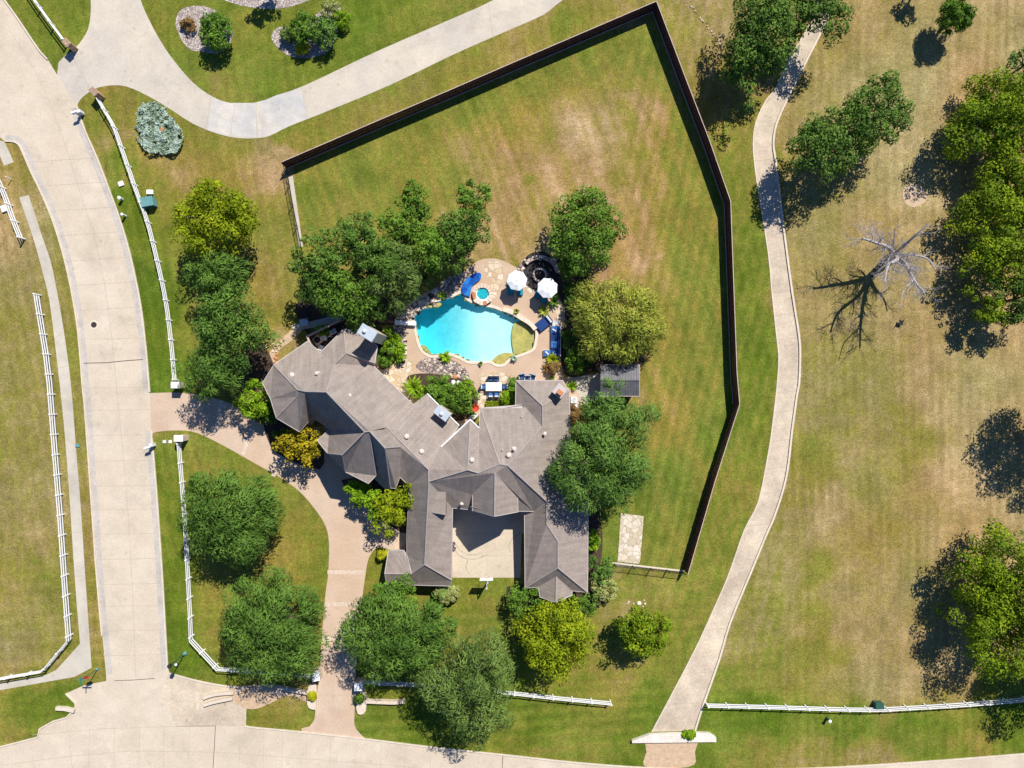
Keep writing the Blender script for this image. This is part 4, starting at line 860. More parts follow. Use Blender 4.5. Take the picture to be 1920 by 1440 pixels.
# ---------------------------------------------------------------- shed beside the garden
s=thing('shed','dark low shed roof half under the bronze tree, by the garden path','shed',P(1163,713)); c=P(1163,713)
def rel(px,py,z): p=P(px,py,z); return Vector((p.x-c.x,p.y-c.y,p.z))
A1,A2,A3,A4=rel(1126,684,2.2),rel(1199,684,2.2),rel(1199,743,2.2),rel(1126,743,2.2); B1,B2=rel(1126,713,3.0),rel(1199,713,3.0)
mb=MB().add([A1,A2,B2,B1,A3,A4],[(0,3,2,1),(3,5,4,2)]); mb.add([x-Vector((0,0,.12)) for x in (A1,A2,B2,B1,A3,A4)],[(0,1,2,3),(3,2,4,5)])
mb.tube(B1,B2,.06); 
for i in range(1,14):
    t=i/14; mb.tube(A1.lerp(A2,t)+Vector((0,0,.01)),B1.lerp(B2,t)+Vector((0,0,.01)),.022,n=4); mb.tube(A4.lerp(A3,t)+Vector((0,0,.01)),B1.lerp(B2,t)+Vector((0,0,.01)),.022,n=4)
mb.build('roof',M['grayslat'],s)
mb=MB(); mb.tube(A1,A4,.05); mb.tube(A2,A3,.05); mb.tube(A1,A2,.04); mb.tube(A3,A4,.04); mb.build('fascia',M['woodcap'],s)
mb=MB(); x0,y0,x1,y1=A4.x+.3,A4.y+.3,A2.x-.3,A2.y-.3; mb.box(((x0+x1)/2,(y0+y1)/2,1.05),(x1-x0,y1-y0,2.1)); mb.build('wall',M['wood'],s)
MB().box((x0-.02,(y0+y1)/2,.95),(.06,.9,1.9)).build('door',M['fascia'],s)
# ---------------------------------------------------------------- fences
def rails_fence(label,pix,step=2.3,h=1.25,extra=None):
    g_=cr(pix,4) if len(pix)>2 and extra is None else list(pix)
    pts=[P(x,y,.7) for x,y in g_]; o=pts[0]; t=thing('rail_fence',label,'fence',(o.x,o.y,0),group='white three-rail fences')
    acc=[0]
    for i in range(1,len(pts)): acc.append(acc[-1]+(pts[i]-pts[i-1]).xy.length)
    n=max(1,round(acc[-1]/step)); pos=[]
    for k in range(n+1):
        s_=acc[-1]*k/n; i=1
        while i<len(acc)-1 and acc[i]<s_: i+=1
        f=(s_-acc[i-1])/(acc[i]-acc[i-1]+1e-9); p=pts[i-1].lerp(pts[i],f); d=(pts[i]-pts[i-1]).xy; pos.append((p.x-o.x,p.y-o.y,math.atan2(d.y,d.x)))
    first=None
    for (x,y,a_) in pos:
        if first is None:
            mb=MB().box((0,0,h/2+.02),(.13,.15,h+.04)); mb.add([(-.09,-.1,h+.04),(.09,-.1,h+.04),(.09,.1,h+.04),(-.09,.1,h+.04),(0,0,h+.12)],[(0,1,4),(1,2,4),(2,3,4),(3,0,4),(3,2,1,0)])
            first=mb.build('post',M['white'],t); q=first
        else: q=first.copy(); C.objects.link(q); q.parent=t
        q.location=(x,y,0); q.rotation_euler=(0,0,a_)
    loc=[(p.x-o.x,p.y-o.y) for p in pts]
    for z in (.35,.75,1.12):
        mb=MB(); strip(mb,loc,.06,z,z+.13); mb.build('rail',M['white'],t)
    return t
rails_fence('white rail fence at the top left corner, ending at a brick pillar',[(48,-25),(65,0),(95,42),(121,77)])
rails_fence('long white rail fence along the east verge of the street',[(178,174),(196,206),(215,240),(237,302),(257,360),(277,415),(297,495),(312,567),(322,645),(328,712)])
rails_fence('white rail fence round the curved drive lawn, ending at the front gate pier',[(336,832),(342,907),(347,970),(352,1055),(357,1150),(359,1200),(409,1254),(480,1258),(582,1267)],extra=1)
rails_fence('white rail fence under the trees east of the front drive',[(676,1277),(730,1281),(810,1285),(950,1298),(1050,1309),(1145,1318)])
rails_fence('short white rail fence at the left edge beside the sidewalk end',[(-25,290),(7,360),(23,405),(39,446)])
rails_fence('long white rail fence west of the sidewalk, bending at its south end',[(69,552),(87,662),(94,720),(105,860),(114,970),(122,1090),(130,1200),(81,1258),(0,1272),(-60,1284)],extra=1)
rails_fence('white rail fence at the lower right, from the channel to the right edge',[(1326,1322),(1440,1325),(1615,1330),(1700,1327),(1815,1320),(1925,1311),(2000,1305)])
# brown board fence
bf=thing('board_fence','tall dark brown board fence around the back lawn, kinked at the north-east corner','fence',P(1231,2)); o=P(1231,2)
tops=[(527,304),(620,264),(720,221),(840,170),(960,118),(1100,58),(1231,2),(1290,158),(1330,262),(1370,377),(1376,540),(1382,700),(1387,758),(1340,905),(1290,1077)]
tp=[P(x,y,2.0) for x,y in tops]; loc=[(p.x-o.x,p.y-o.y) for p in tp]
for a_,b_ in ((0,6),(6,9),(9,12),(12,14)):
    seg=loc[a_:b_+1]; mb=MB()
    for i in range(len(seg)-1):
        A_=Vector(seg[i]);B_=Vector(seg[i+1]); n=max(1,int((B_-A_).length/.16)); d=(B_-A_).normalized(); nn=Vector((-d.y,d.x))
        for k in range(n):
            p=A_.lerp(B_,(k+.5)/n); mb.box((p.x+nn.x*.012*(k%2),p.y+nn.y*.012*(k%2),.97+rnd.uniform(-.015,.015)),(.155,.025,1.94),math.atan2(d.y,d.x))
    mb.build('fence_panel',M['wood'],bf)
    mb=MB(); strip(mb,seg,.07,1.95,2.02); mb.build('top_cap',M['woodcap'],bf)
    mb=MB()
    # rails on the house side, a little in front of the boards
    inn=[]
    for i,p in enumerate(seg):
        a1=Vector(seg[max(0,i-1)]);b1=Vector(seg[min(len(seg)-1,i+1)]); d=(b1-a1).normalized(); inn.append((p[0]+d.y*.07,p[1]-d.x*.07))
    for z in (.3,1.0,1.65): strip(mb,inn,.05,z,z+.09)
    mb.build('fence_rail',M['wood'],bf)
    first=None
    for i in range(len(seg)-1):
        A_=Vector(inn[i]);B_=Vector(inn[i+1]); n=max(1,round((B_-A_).length/2.4))
        for k in range(n):
            p=A_.lerp(B_,k/n)
            if first is None: first=MB().box((0,0,.97),(.09,.09,1.94)).build('fence_post',M['wood'],bf); q=first
            else: q=first.copy(); C.objects.link(q); q.parent=bf
            q.location=(p.x,p.y,0)
# weathered kickboard at the fence foot
kb2=MB()
for s_ in (loc[0:7],loc[6:10],loc[9:13]): 
    inn=[]
    for i,p in enumerate(s_):
        a1=Vector(s_[max(0,i-1)]);b1=Vector(s_[min(len(s_)-1,i+1)]); d=(b1-a1).normalized(); inn.append((p[0]+d.y*.13,p[1]-d.x*.13))
    strip(kb2,inn,.05,0,.16)
kb2.build('kickboard',M['woodcap'],bf)
def iron_fence(label,pix,h=1.3,step=2.4,solid=False):
    pts=[P(x,y,0) for x,y in pix]; o=pts[0]; t=thing('iron_fence',label,'fence',o,group='black iron picket fences'); loc=[(p.x-o.x,p.y-o.y) for p in pts]
    for z in (.15,h-.12): mb=MB(); strip(mb,loc,.04,z,z+.04); mb.build('rail',M['iron'],t)
    pk=MB(); first=None
    for i in range(len(loc)-1):
        A_=Vector(loc[i]);B_=Vector(loc[i+1]); L_n=(B_-A_).length; n=int(L_n/.16)
        for k in range(n): p=A_.lerp(B_,k/n); pk.box((p.x,p.y,h/2),(.018,.018,h))
        n=max(1,round(L_n/step))
        for k in range(n+1):
            p=A_.lerp(B_,k/n)
            if first is None: first=MB().box((0,0,h/2+.05),(.08,.08,h+.1)).build('post',M['iron'],t); q=first
            else: q=first.copy(); C.objects.link(q); q.parent=t
            q.location=(p.x,p.y,0)
    pk.build('pickets',M['iron'],t)
iron_fence('black iron fence running down the west side of the yard from the board fence',[(537,312),(550,385),(566,466),(580,600)])
iron_fence('black iron fence between the lawn flagstones and the board fence',[(1152,1057),(1220,1065),(1281,1072)])
# terrace wall beside the north roof
tw_=thing('privacy_wall','dark brown slatted wall round the sunken terrace by the north-west roof','wall',P(607,617)); o=P(607,617)
for a_,b_ in (((577,631),(640,600)),((577,631),(583,645))):
    A_=P(*a_,1.6)-o; B_=P(*b_,1.6)-o; d=(B_-A_).xy; L3=d.length; rz=math.atan2(d.y,d.x)
    for z in (.3,.65,1.0,1.35,1.62): MB().box(((A_.x+B_.x)/2,(A_.y+B_.y)/2,z),(L3,.06,.26),rz).build('slat',M['wood'],tw_)
    for k in range(4): p=A_.lerp(B_,k/3); MB().box((p.x,p.y,.88),(.12,.12,1.76),rz).build('post',M['wood'],tw_)
    p=(A_+B_)/2; MB().box((p.x,p.y,1.8),(L3+.1,.20,.05),rz).build('top_rail',M['woodcap'],tw_)
# ---------------------------------------------------------------- pillars, boxes, signs
def pier(label,px,py,w_,d_,h,rz,mt,mc=None,name='gate_pier'):
    t=thing(name,label,'pillar',P(px,py,h),rz,'piers at the fence ends'); t.location.z=0
    MB().box((0,0,h/2),(w_-.12,d_-.12,h)).build('shaft',mt,t); MB().bbox((0,0,h+.06),(w_,d_,.12),0,.025).build('cap',mc or mt,t)
    return t
pier('brick pillar ending the fence at the top left corner',125,80,.7,.95,1.4,R(45),M['brick'],M['brick'])
pier('brick pillar at the south side of the neighbour driveway mouth',176,172,.7,1.0,1.4,R(40),M['brick'],M['brick'])
pier('cream stone pier at the north side of the west driveway mouth',329,722,1.0,.75,1.5,0,M['stone'],M['white'])
pier('white-capped stone pier at the south side of the west driveway mouth',335,822,1.05,.75,1.5,0,M['stone'],M['white'])
pier('white-capped pier west of the front drive by the road',592,1268,.9,1.1,1.5,R(10),M['stone'],M['white'])
pier('shaded pier east of the front drive under the oak',672,1287,.9,1.0,1.5,0,M['stone'],M['white'])
def island(label,pix,z=.35):
    o=P(*pix[0]); t=MB(); t.prism([(p[0]-o.x,p[1]-o.y) for p in G(cr(pix,3,True))],0,z); x=t.build('planter_wall',M['stone']); x.location=(o.x,o.y,0); tag(x,label,'planter','curved planters at the front drive')
island('low cream planter wall west of the front drive, round topiary on it',[(581,1283),(594,1283),(594,1318),(592,1328),(580,1324),(577,1308)])
island('low planter wall east of the front drive in tree shade',[(666,1290),(684,1288),(687,1330),(672,1336),(668,1310)])
for (lb,pts,z) in (('low stone wall spanning the ditch west of the front drive',[(525,1287),(552,1292),(580,1297)],.5),('low wall spanning the ditch east of the front drive',[(687,1312),(740,1314),(760,1312)],.6)):
    o=P(*pts[0]); mb=MB(); strip(mb,[(p[0]-o.x,p[1]-o.y) for p in G(pts)],.35,0,z); x=mb.build('low_wall',M['stone']); x.location=(o.x,o.y,0); tag(x,lb,'wall')
for (lb,pts) in (('upper curved concrete wing wall of the culvert at the corner',[(383,1307),(400,1301),(420,1298),(440,1297)]),('lower curved concrete wing wall of the culvert at the corner',[(384,1320),(400,1315),(418,1311),(438,1307)])):
    o=P(*pts[0]); mb=MB(); strip(mb,[(p[0]-o.x,p[1]-o.y) for p in G(cr(pts,4))],.35,0,.42); x=mb.build('culvert_wall',M['kerb']); x.location=(o.x,o.y,0); tag(x,lb,'wall','culvert wing walls')
o=P(105,1329); mb=MB(); strip(mb,[(p[0]-o.x,p[1]-o.y) for p in G([(108,1326),(125,1327),(142,1331)])],.4,0,.4); x=mb.build('culvert_wall',M['kerb']); x.location=(o.x,o.y,0); tag(x,'short culvert wall at the west side of the junction','wall')
o=P(371,1315); x=MB().box((0,0,.04),(.25,2.0,.07)).build('storm_drain',M['kerb']); x.location=(o.x,o.y,.01); tag(x,'narrow concrete drain lip beside the culvert apron','drain')
# headwall at the channel end
o=P(1262,1382); hw=MB().prism([(p[0]-o.x,p[1]-o.y) for p in G([(1184,1386),(1216,1374),(1305,1371),(1330,1372),(1341,1380),(1341,1388),(1184,1390)])],0,.42)
x=hw.build('channel_headwall',mat('white washed concrete',(.66,.60,.52),.85,.15,1.2,.15)); x.location=(o.x,o.y,0); tag(x,'white concrete headwall across the lower end of the drainage path','wall')
def ubox(label,px,py,sx,sy,h,mt,rz=0,lid=None,cat='utility box',name='utility_box'):
    t=thing(name,label,cat,P(px,py),rz); MB().bbox((0,0,h/2),(sx,sy,h),0,.03).build('body',mt,t); MB().bbox((0,0,h+.03),(sx+.06,sy+.06,.06),0,.01).build('lid',lid or mt,t); return t
t=ubox('teal-green transformer beside the east verge fence',284,382,1.35,1.05,1.0,M['utility'],R(10),cat='transformer'); MB().box((0,-.54,.5),(1.1,.04,.8)).build('door',M['dkgreen'],t)
t=ubox('dark green dome transformer behind the lower right fence',1643,1319,.9,.75,.8,M['dkgreen'],cat='transformer')
ubox('white flat utility box just above the teal transformer',283,361,.7,.45,.25,M['white'])
ubox('white flat box behind the short left fence',9,392,.5,.7,.2,M['white'],R(20))
ubox('small white valve box north of the verge pole',228,345,.55,.5,.12,M['white'],R(20))
ubox('teal water meter lid between sidewalk and street',146,835,.45,.35,.06,M['utility'])
ubox('grey meter lid beside the west drive mouth',309,828,.35,.3,.05,M['ltgrey'])
ubox('white meter lid next to the grey one',320,828,.3,.3,.06,M['white'])
def bollard(label,px,py,h,mt,r=.11):
    t=thing('marker_post',label,'post',P(px,py),group='short utility posts'); MB().tube((0,0,0),(0,0,h),r,n=10).build('shaft',mt,t); MB().lathe((0,0,h),[(r*1.3,0),(r*1.3,.08),(r*.4,.15)],10).build('cap',M['white'],t)
bollard('short white post above the verge pole by the teal transformer',230,374,.7,M['ltgrey'],.16)
bollard('small white hydrant-like post on the east verge',236,405,.8,M['white'],.13)
bollard('dark post with white cap below the lower right fence',1550,1346,.8,M['dkgreen'],.15)
bollard('thin stake near the short left fence',22,336,.9,M['white'],.05)
bollard('dark fire-plug post by the street lamp',333,1244,.35,M['dkgreen'],.12)
def mailbox(label,px,py):
    t=thing('mailbox',label,'mailbox',P(px,py),R(20),'white mailboxes by the street')
    MB().box((0,0,.5),(.12,.12,1.0)).build('post',M['white'],t)
    mb=MB(); pr=[(-.14,0),(.14,0),(.14,.18),(.10,.27),(0,.31),(-.10,.27),(-.14,.18)]; n=len(pr); vs=[(-.3,x,1+z) for x,z in pr]+[(.3,x,1+z) for x,z in pr]
    mb.add(vs,[tuple(range(n))[::-1],tuple(range(n,2*n))]+[(i,(i+1)%n,n+(i+1)%n,n+i) for i in range(n)]); mb.build('box',M['white'],t)
    MB().box((.28,.17,1.25),(.05,.02,.25)).build('flag',M['red'],t)
    MB().bbox((.35,.15,.45),(.45,.4,.9),0,.05).build('paper_holder',M['ltgrey'],t)
mailbox('white mailbox by the kerb at the neighbour driveway',151,218); mailbox('white mailbox by the kerb at the west driveway mouth',285,838)
# street lamp and sign post
lp=thing('street_lamp','green street lamp on the verge by the junction','street lamp',P(347,1225))
MB().lathe((0,0,0),[(.24,0),(.24,.1),(.12,.35),(.09,.5)],12).build('base',M['utility'],lp); MB().tube((0,0,.4),(0,0,3.3),.065,.045,8).build('pole',M['dkgreen'],lp)
MB().lathe((0,0,3.3),[(.1,0),(.22,.12),(.24,.45),(.05,.7)],12).build('lantern',M['iron'],lp)
sp=thing('street_sign','green post with a red stop sign and green street name blades at the junction','sign',P(183,1254))
MB().tube((0,0,0),(0,0,3.1),.05,n=8).build('pole',M['dkgreen'],sp); MB().lathe((0,0,0),[(.16,0),(.16,.12),(.07,.4)],10).build('base',M['utility'],sp)
q=MB(); rz=R(0); a8=[(.38*math.cos(R(22.5+45*i)),.38*math.sin(R(22.5+45*i))) for i in range(8)]
q.add([(x,-.07,2.25+z) for x,z in a8]+[(x,-.10,2.25+z) for x,z in a8],[tuple(range(8))[::-1],tuple(range(8,16))]+[(i,(i+1)%8,8+(i+1)%8,8+i) for i in range(8)]); so_=q.build('stop_sign',M['signred'],sp)
tc=bpy.data.curves.new('stop_word','FONT'); tc.body='STOP'; tc.size=.22; tc.align_x='CENTER'; tc.align_y='CENTER'; tc.extrude=.004; to=bpy.data.objects.new('stop_word',tc); C.objects.link(to); dg=bpy.context.evaluated_depsgraph_get(); me_=bpy.data.meshes.new_from_object(to.evaluated_get(dg)); bpy.data.objects.remove(to); me_.materials.clear(); me_.materials.append(M['white']); tm=bpy.data.objects.new('lettering',me_); C.objects.link(tm); tm.parent=so_; tm.location=(0,-.106,2.25); tm.rotation_euler=(R(90),0,0)
MB().box((0,0,3.0),(1.1,.03,.2)).build('name_blade',M['signgreen'],sp); MB().box((0,0,3.22),(.03,1.0,.2)).build('name_blade',M['signgreen'],sp)
o=P(176,609); x=MB().lathe((0,0,0),[(.34,0),(.34,.012),(.3,.016),(.05,.018)],24).build('manhole_cover',M['black']); x.location=(o.x,o.y,.006); tag(x,'round dark manhole cover in the street','manhole cover')
x=MB().lathe((0,0,0),[(.52,0),(.52,.006)],24).build('manhole_collar',M['kerb']); x.location=(o.x,o.y,.005); tag(x,kind='structure')
# basketball hoop
bh=thing('basketball_hoop','grey pole basketball hoop with white backboard at the courtyard edge','basketball hoop',P(914,1091))
MB().tube((0,0,0),(0,0,2.7),.10,.09,8).build('pole',M['ltgrey'],bh)
q=MB(); q.tube((0,0,2.6),(0,1.15,3.15),.06,n=6); q.tube((0,0,2.0),(0,1.15,2.8),.05,n=6); q.build('arm',M['ltgrey'],bh)
MB().box((0,1.2,3.1),(1.5,.06,1.0)).build('backboard',M['white'],bh)
q=MB(); 
for i in range(16):
    a0,a1=2*math.pi*i/16,2*math.pi*(i+1)/16; q.tube((.23*math.cos(a0),1.5+.23*math.sin(a0),2.85),(.23*math.cos(a1),1.5+.23*math.sin(a1),2.85),.015,n=5)
q.build('rim',M['clay'],bh)
q=MB()
for i in range(12):
    a0=2*math.pi*i/12; q.tube((.23*math.cos(a0),1.5+.23*math.sin(a0),2.85),(.13*math.cos(a0+.5),1.5+.13*math.sin(a0+.5),2.4),.008,n=4)
q.build('net',M['white'],bh)
# ---------------------------------------------------------------- pool
pg=G(POOL); mb=MB(); n=len(pg)
def zf(x): # floor falls to the deep end in the west
    px=960+x*PPM; t=max(0,min(1,(905-px)/120)); t=t*t*(3-2*t); return -.55-2.3*t
ar=sum(pg[i][0]*pg[(i+1)%n][1]-pg[(i+1)%n][0]*pg[i][1] for i in range(n)); pgc=pg if ar>0 else pg[::-1]
for i in range(n):
    a_,b_=pgc[i],pgc[(i+1)%n]; mb.add([(a_[0],a_[1],.02),(b_[0],b_[1],.02),(b_[0],b_[1],-3),(a_[0],a_[1],-3)],[(0,1,2,3)])
xs=np.linspace(-14,5,60)
for i in range(59): mb.add([(xs[i],-1,zf(xs[i])),(xs[i+1],-1,zf(xs[i+1])),(xs[i+1],15,zf(xs[i+1])),(xs[i],15,zf(xs[i]))],[(0,1,2,3)])
M['plaster']=mat('pale pool plaster',(.72,.80,.78),.8,.10,.9,.08)
struct('pool_basin',mb,M['plaster'])
m,N,L,b=nodes('pool water'); out=N['Material Output']; tr=N.new('ShaderNodeBsdfTransparent'); tr.inputs[0].default_value=(.90,.985,1,1); gl=N.new('ShaderNodeBsdfGlossy'); gl.inputs['Roughness'].default_value=.06; gl.inputs[0].default_value=(1,1,1,1)
mx=N.new('ShaderNodeMixShader'); lw_=N.new('ShaderNodeFresnel'); lw_.inputs[0].default_value=1.33; nz=N.new('ShaderNodeTexNoise'); nz.inputs['Scale'].default_value=2.2; nz.inputs['Detail'].default_value=5; g=N.new('ShaderNodeNewGeometry'); L.new(g.outputs['Position'],nz.inputs['Vector']); bp=N.new('ShaderNodeBump'); bp.inputs['Strength'].default_value=.6; bp.inputs['Distance'].default_value=.1; L.new(nz.outputs[0],bp.inputs['Height']); L.new(bp.outputs[0],gl.inputs['Normal'])
L.new(lw_.outputs[0],mx.inputs[0]); L.new(tr.outputs[0],mx.inputs[1]); L.new(gl.outputs[0],mx.inputs[2]); L.new(mx.outputs[0],out.inputs[0])
va=N.new('ShaderNodeVolumeAbsorption'); va.inputs['Color'].default_value=(.0,.86,.95,1); va.inputs['Density'].default_value=.42; L.new(va.outputs[0],out.inputs['Volume'])
M['water']=m
c0=(-4.3,6.3); wp=[(c0[0]+(x-c0[0])*1.01,c0[1]+(y-c0[1])*1.01) for x,y in pgc]
struct('pool_water',MB().prism(wp,-2.9,-.10),M['water'])
cp=MB(); cl_=G(POOL); cen_=(-4.3,6.3)
ring=[(cen_[0]+(x-cen_[0])*1.0,cen_[1]+(y-cen_[1])*1.0) for x,y in cl_]; strip(cp,ring+[ring[0],ring[1]],.32,-.02,.075); struct('pool_coping',cp,M['coping'])
for (lb,q,z) in (('olive tanning ledge',[(965,605),(985,604),(1000,614),(1004,630),(1002,645),(996,655),(980,662),(966,664),(961,650),(959,630),(961,615)],-.28),('brown ledge',[(960,662),(976,660),(960,672),(946,683),(930,683),(921,678),(933,666),(948,661)],-.22)):
    struct('pool_ledge',MB().prism(G(cr(q,4,True)),-1.2,z),M['ledge'])
struct('pool_ledge_step',MB().prism(G(cr([(957,608),(963,606),(959,622),(957,635),(960,655),(964,664),(957,660),(953,640),(953,622)],4,True)),-1.3,-.6),M['utility'])
struct('pool_shelf',MB().prism(G(cr([(789,648),(795,647),(803,656),(806,664),(797,660)],4,True)),-1.3,-.3),M['ledge'])
struct('pool_grotto_shelf',MB().prism(G(cr([(801,572),(812,567),(828,568),(822,575),(808,577)],4,True)),-1.3,-.15),M['ledge'])
# raised wall along the north-east edge of the pool
o=P(965,597); q=MB(); strip(q,[(p[0]-o.x,p[1]-o.y) for p in G(cr([(943,580),(960,586),(978,597),(994,607),(1004,618)],4))],.5,0,.4); x=q.build('raised_wall',M['coping']); x.location=(o.x,o.y,0); tag(x,'pale raised stone wall on the north-east rim of the pool','wall')
# round spa
sc=P(905,553); sa=thing('spa','round raised hot tub with flagstone rim between the pool and the patio','hot tub',sc)
M['spaw']=mat('teal spa water',(.02,.36,.42),.08,.25,2.2,.1,spec=.6)
q=MB(); strip(q,[(1.02*math.cos(R(i*10)),1.02*math.sin(R(i*10))) for i in range(37)],.34,0,.45); q.build('wall',M['clay'],sa)
q=MB(); rr=random.Random(4)
for i in range(17):
    a0=2*math.pi*i/17; a1=2*math.pi*(i+.9)/17; r0,r1=.80+rr.uniform(-.03,.02),1.22+rr.uniform(-.04,.08); z0=.46+rr.uniform(0,.05)
    pts=[(r0*math.cos(a0),r0*math.sin(a0)),(r1*math.cos(a0),r1*math.sin(a0)),(r1*math.cos(a1),r1*math.sin(a1)),(r0*math.cos(a1),r0*math.sin(a1))]
    q.cur=rr.choice((0,0,1)) if math.sin(a0)<.2 else rr.choice((1,2,2)); q.prism(pts,.40,z0+.04)
q.build('rim',[M['coping'],M['clay'],M['stone']],sa)
MB().lathe((0,0,.20),[(.86,0),(.86,.12)],30).build('bench_ring',M['plaster'],sa)
q=MB(); q.lathe((.03,.12,.35),[(.66,0),(.66,.02)],26); q.build('water',M['spaw'],sa)
q=MB(); q.add([(x-sc.x,y-sc.y,.385) for x,y in G(cr([(893,553),(899,560),(905,562),(912,561),(916,556),(914,564),(905,568),(896,564)],3,True))],[tuple(range(24))]); q.build('foam',M['white'],sa)
# raised blue pool
bq=cr([(868,551),(866,540),(871,528),(882,518),(895,512),(902,514),(902,522),(896,528),(889,533),(884,541),(882,551),(880,557)],3,True)
bl=MB().prism(G(bq),0,.34); x=bl.build('raised_pool',M['bluetile']); o=Vector((0,0,0)); tag(x,'crescent of deep blue tiled raised pool curling round the spa','pool')
# diving board
db=thing('diving_board','white diving board over the west end of the pool','diving board',P(757,606),R(-3))
MB().bbox((0.3,0,.5),(2.45,.5,.07),0,.02).build('board',M['white'],db); MB().box((-.6,0,.24),(.5,.45,.48)).build('stand',M['ltgrey'],db)
# umbrellas with sun loungers
def umbrella(label,px,py,r_,z,rz):
    c=P(px,py,z); t=thing('patio_umbrella',label,'umbrella',(c.x,c.y,0),rz,'white patio umbrellas'); q=MB(); n=8
    vs=[(0,0,z+.38)]; 
    for i in range(n): a=2*math.pi*i/n; vs.append((r_*.5*math.cos(a),r_*.5*math.sin(a),z+.23))
    for i in range(n): a=2*math.pi*i/n; vs.append((r_*math.cos(a),r_*math.sin(a),z-.02))
    for i in range(n): a=2*math.pi*(i+.5)/n; vs.append((r_*.90*math.cos(a),r_*.90*math.sin(a),z-.05))
    fs=[]
    for i in range(n):
        j=(i+1)%n; fs+=[(0,1+i,1+j),(1+i,1+n+i,1+2*n+i,1+j),(1+2*n+i,1+n+j,1+j)]
    q.add(vs,fs); q.build('canopy',M['canvas'],t)
    MB().tube((0,0,0),(0,0,z+.42),.025,n=8).build('pole',M['ltgrey'],t); MB().lathe((0,0,0),[(.3,0),(.3,.08),(.06,.14),(.05,.3)],16).build('base',M['dgrey'],t); MB().lathe((0,0,z+.38),[(.04,0),(.05,.05),(.01,.1)],8).build('finial',M['ltgrey'],t)
    q=MB()
    for i in range(n): a=2*math.pi*i/n; q.tube((0,0,z+.34),(r_*.97*math.cos(a),r_*.97*math.sin(a),z-.04),.009,n=4)
    q.build('ribs',M['ltgrey'],t)
umbrella('white octagonal umbrella nearest the spa',969.5,526,1.19,2.15,R(10)); umbrella('white octagonal umbrella by the fire circle, half in tree shade',1026.5,540,1.21,2.15,R(20))
def lounger(label,px,py,rz,seat,name='sun_lounger',cat='sun lounger',pil=None,w_=.62,L3=1.8,grp='turquoise sun loungers under the umbrellas'):
    t=thing(name,label,cat,P(px,py,.35),rz,grp); t.location.z=0
    q=MB(); 
    for sx in(-1,1): q.box((sx*w_/2,0,.28),(.05,L3,.06))
    for y in(-L3/2,L3/2): q.box((0,y,.28),(w_+.05,.05,.06))
    q.build('frame',M['dgrey'],t)
    for sx in(-1,1):
        for y in(-.75,.75): MB().box((sx*w_/2,y*L3/1.8,.13),(.05,.05,.26)).build('leg',M['dgrey'],t)
    MB().bbox((0,-.28*L3/1.8,.36),(w_-.04,L3*.66,.12),0,.03).build('seat_cushion',seat,t)
    b_=MB().bbox((0,0,0),(w_-.04,.62,.11),0,.03).build('back_cushion',seat,t); b_.location=(0,L3*.33,.50); b_.rotation_euler=(R(32),0,0)
    if pil: x=MB().bbox((0,0,0),(w_-.15,.22,.12),0,.04).build('pillow',pil,t); x.location=(0,L3*.36,.66); x.rotation_euler=(R(32),0,0)
    return t
for lb,px,py,rz in (('turquoise lounger, west one under the umbrella nearest the spa',957,539,R(5)),('turquoise lounger, east one under the umbrella nearest the spa',975,540,R(0)),
    ('turquoise lounger, west one under the umbrella by the fire circle',1011,546,R(-25)),('turquoise lounger, east one under the umbrella by the fire circle',1023,555,R(-25))): lounger(lb,px,py,rz,M['teal'],L3=1.7)
def mid(p,q): return ((p[0]+q[0])/2,(p[1]+q[1])/2)
lounger('wide navy double daybed with white pillows by the north-east pool corner',1020,606,R(-52),M['navy'],'daybed','daybed',M['white'],w_=1.15,L3=1.95,grp=None)
# sectional sofa
sf=thing('sectional_sofa','long navy L-shaped outdoor sofa east of the pool','sofa',P(1041,640)); 
def rl(px,py,z,o): p=P(px,py,z); return (p.x-o[0],p.y-o[1],z)
o=P(1041,640); sz=lambda n: n/16
q=MB(); q.box((0,.0,.16),(1.15,3.55,.24)); q.box((-1.0,-1.42,.16),(.85,.75,.24)); q.build('frame',M['ltgrey'],sf)
for k in range(4): MB().bbox((-.14,1.32-k*.86,.36),(.78,.83,.17),0,.04).build('seat_cushion',M['navy'] if k%2 else M['blue'],sf)
MB().bbox((-.95,-1.42,.36),(.82,.72,.17),0,.04).build('seat_cushion',M['blue'],sf)
for k in range(4): x=MB().bbox((0,0,0),(.2,.8,.42),0,.05).build('back_cushion',M['navy'],sf); x.location=(.36,1.32-k*.86,.58); x.rotation_euler=(0,R(12),0)
for (x_,y_,r_) in ((-.15,1.25,.6),(-1.0,-1.42,.8)): x=MB().bbox((0,0,0),(.50,.18,.16),0,.05).build('pillow',M['white'],sf); x.location=(x_,y_,.52); x.rotation_euler=(0,0,-r_)
MB().box((.56,0,.42),(.07,3.6,.75)).build('sofa_back',M['ltgrey'],sf)
et=thing('side_table','grey slatted side table at the north end of the navy sofa','table',P(1042,607)); 
q=MB(); 
for k in range(5): q.box((0,-.26+k*.13,.42),(.85,.11,.04))
q.build('table_top',M['ltgrey'],et)
for sx in(-1,1):
    for sy in(-1,1): MB().box((sx*.36,sy*.24,.2),(.05,.05,.4)).build('leg',M['ltgrey'],et)
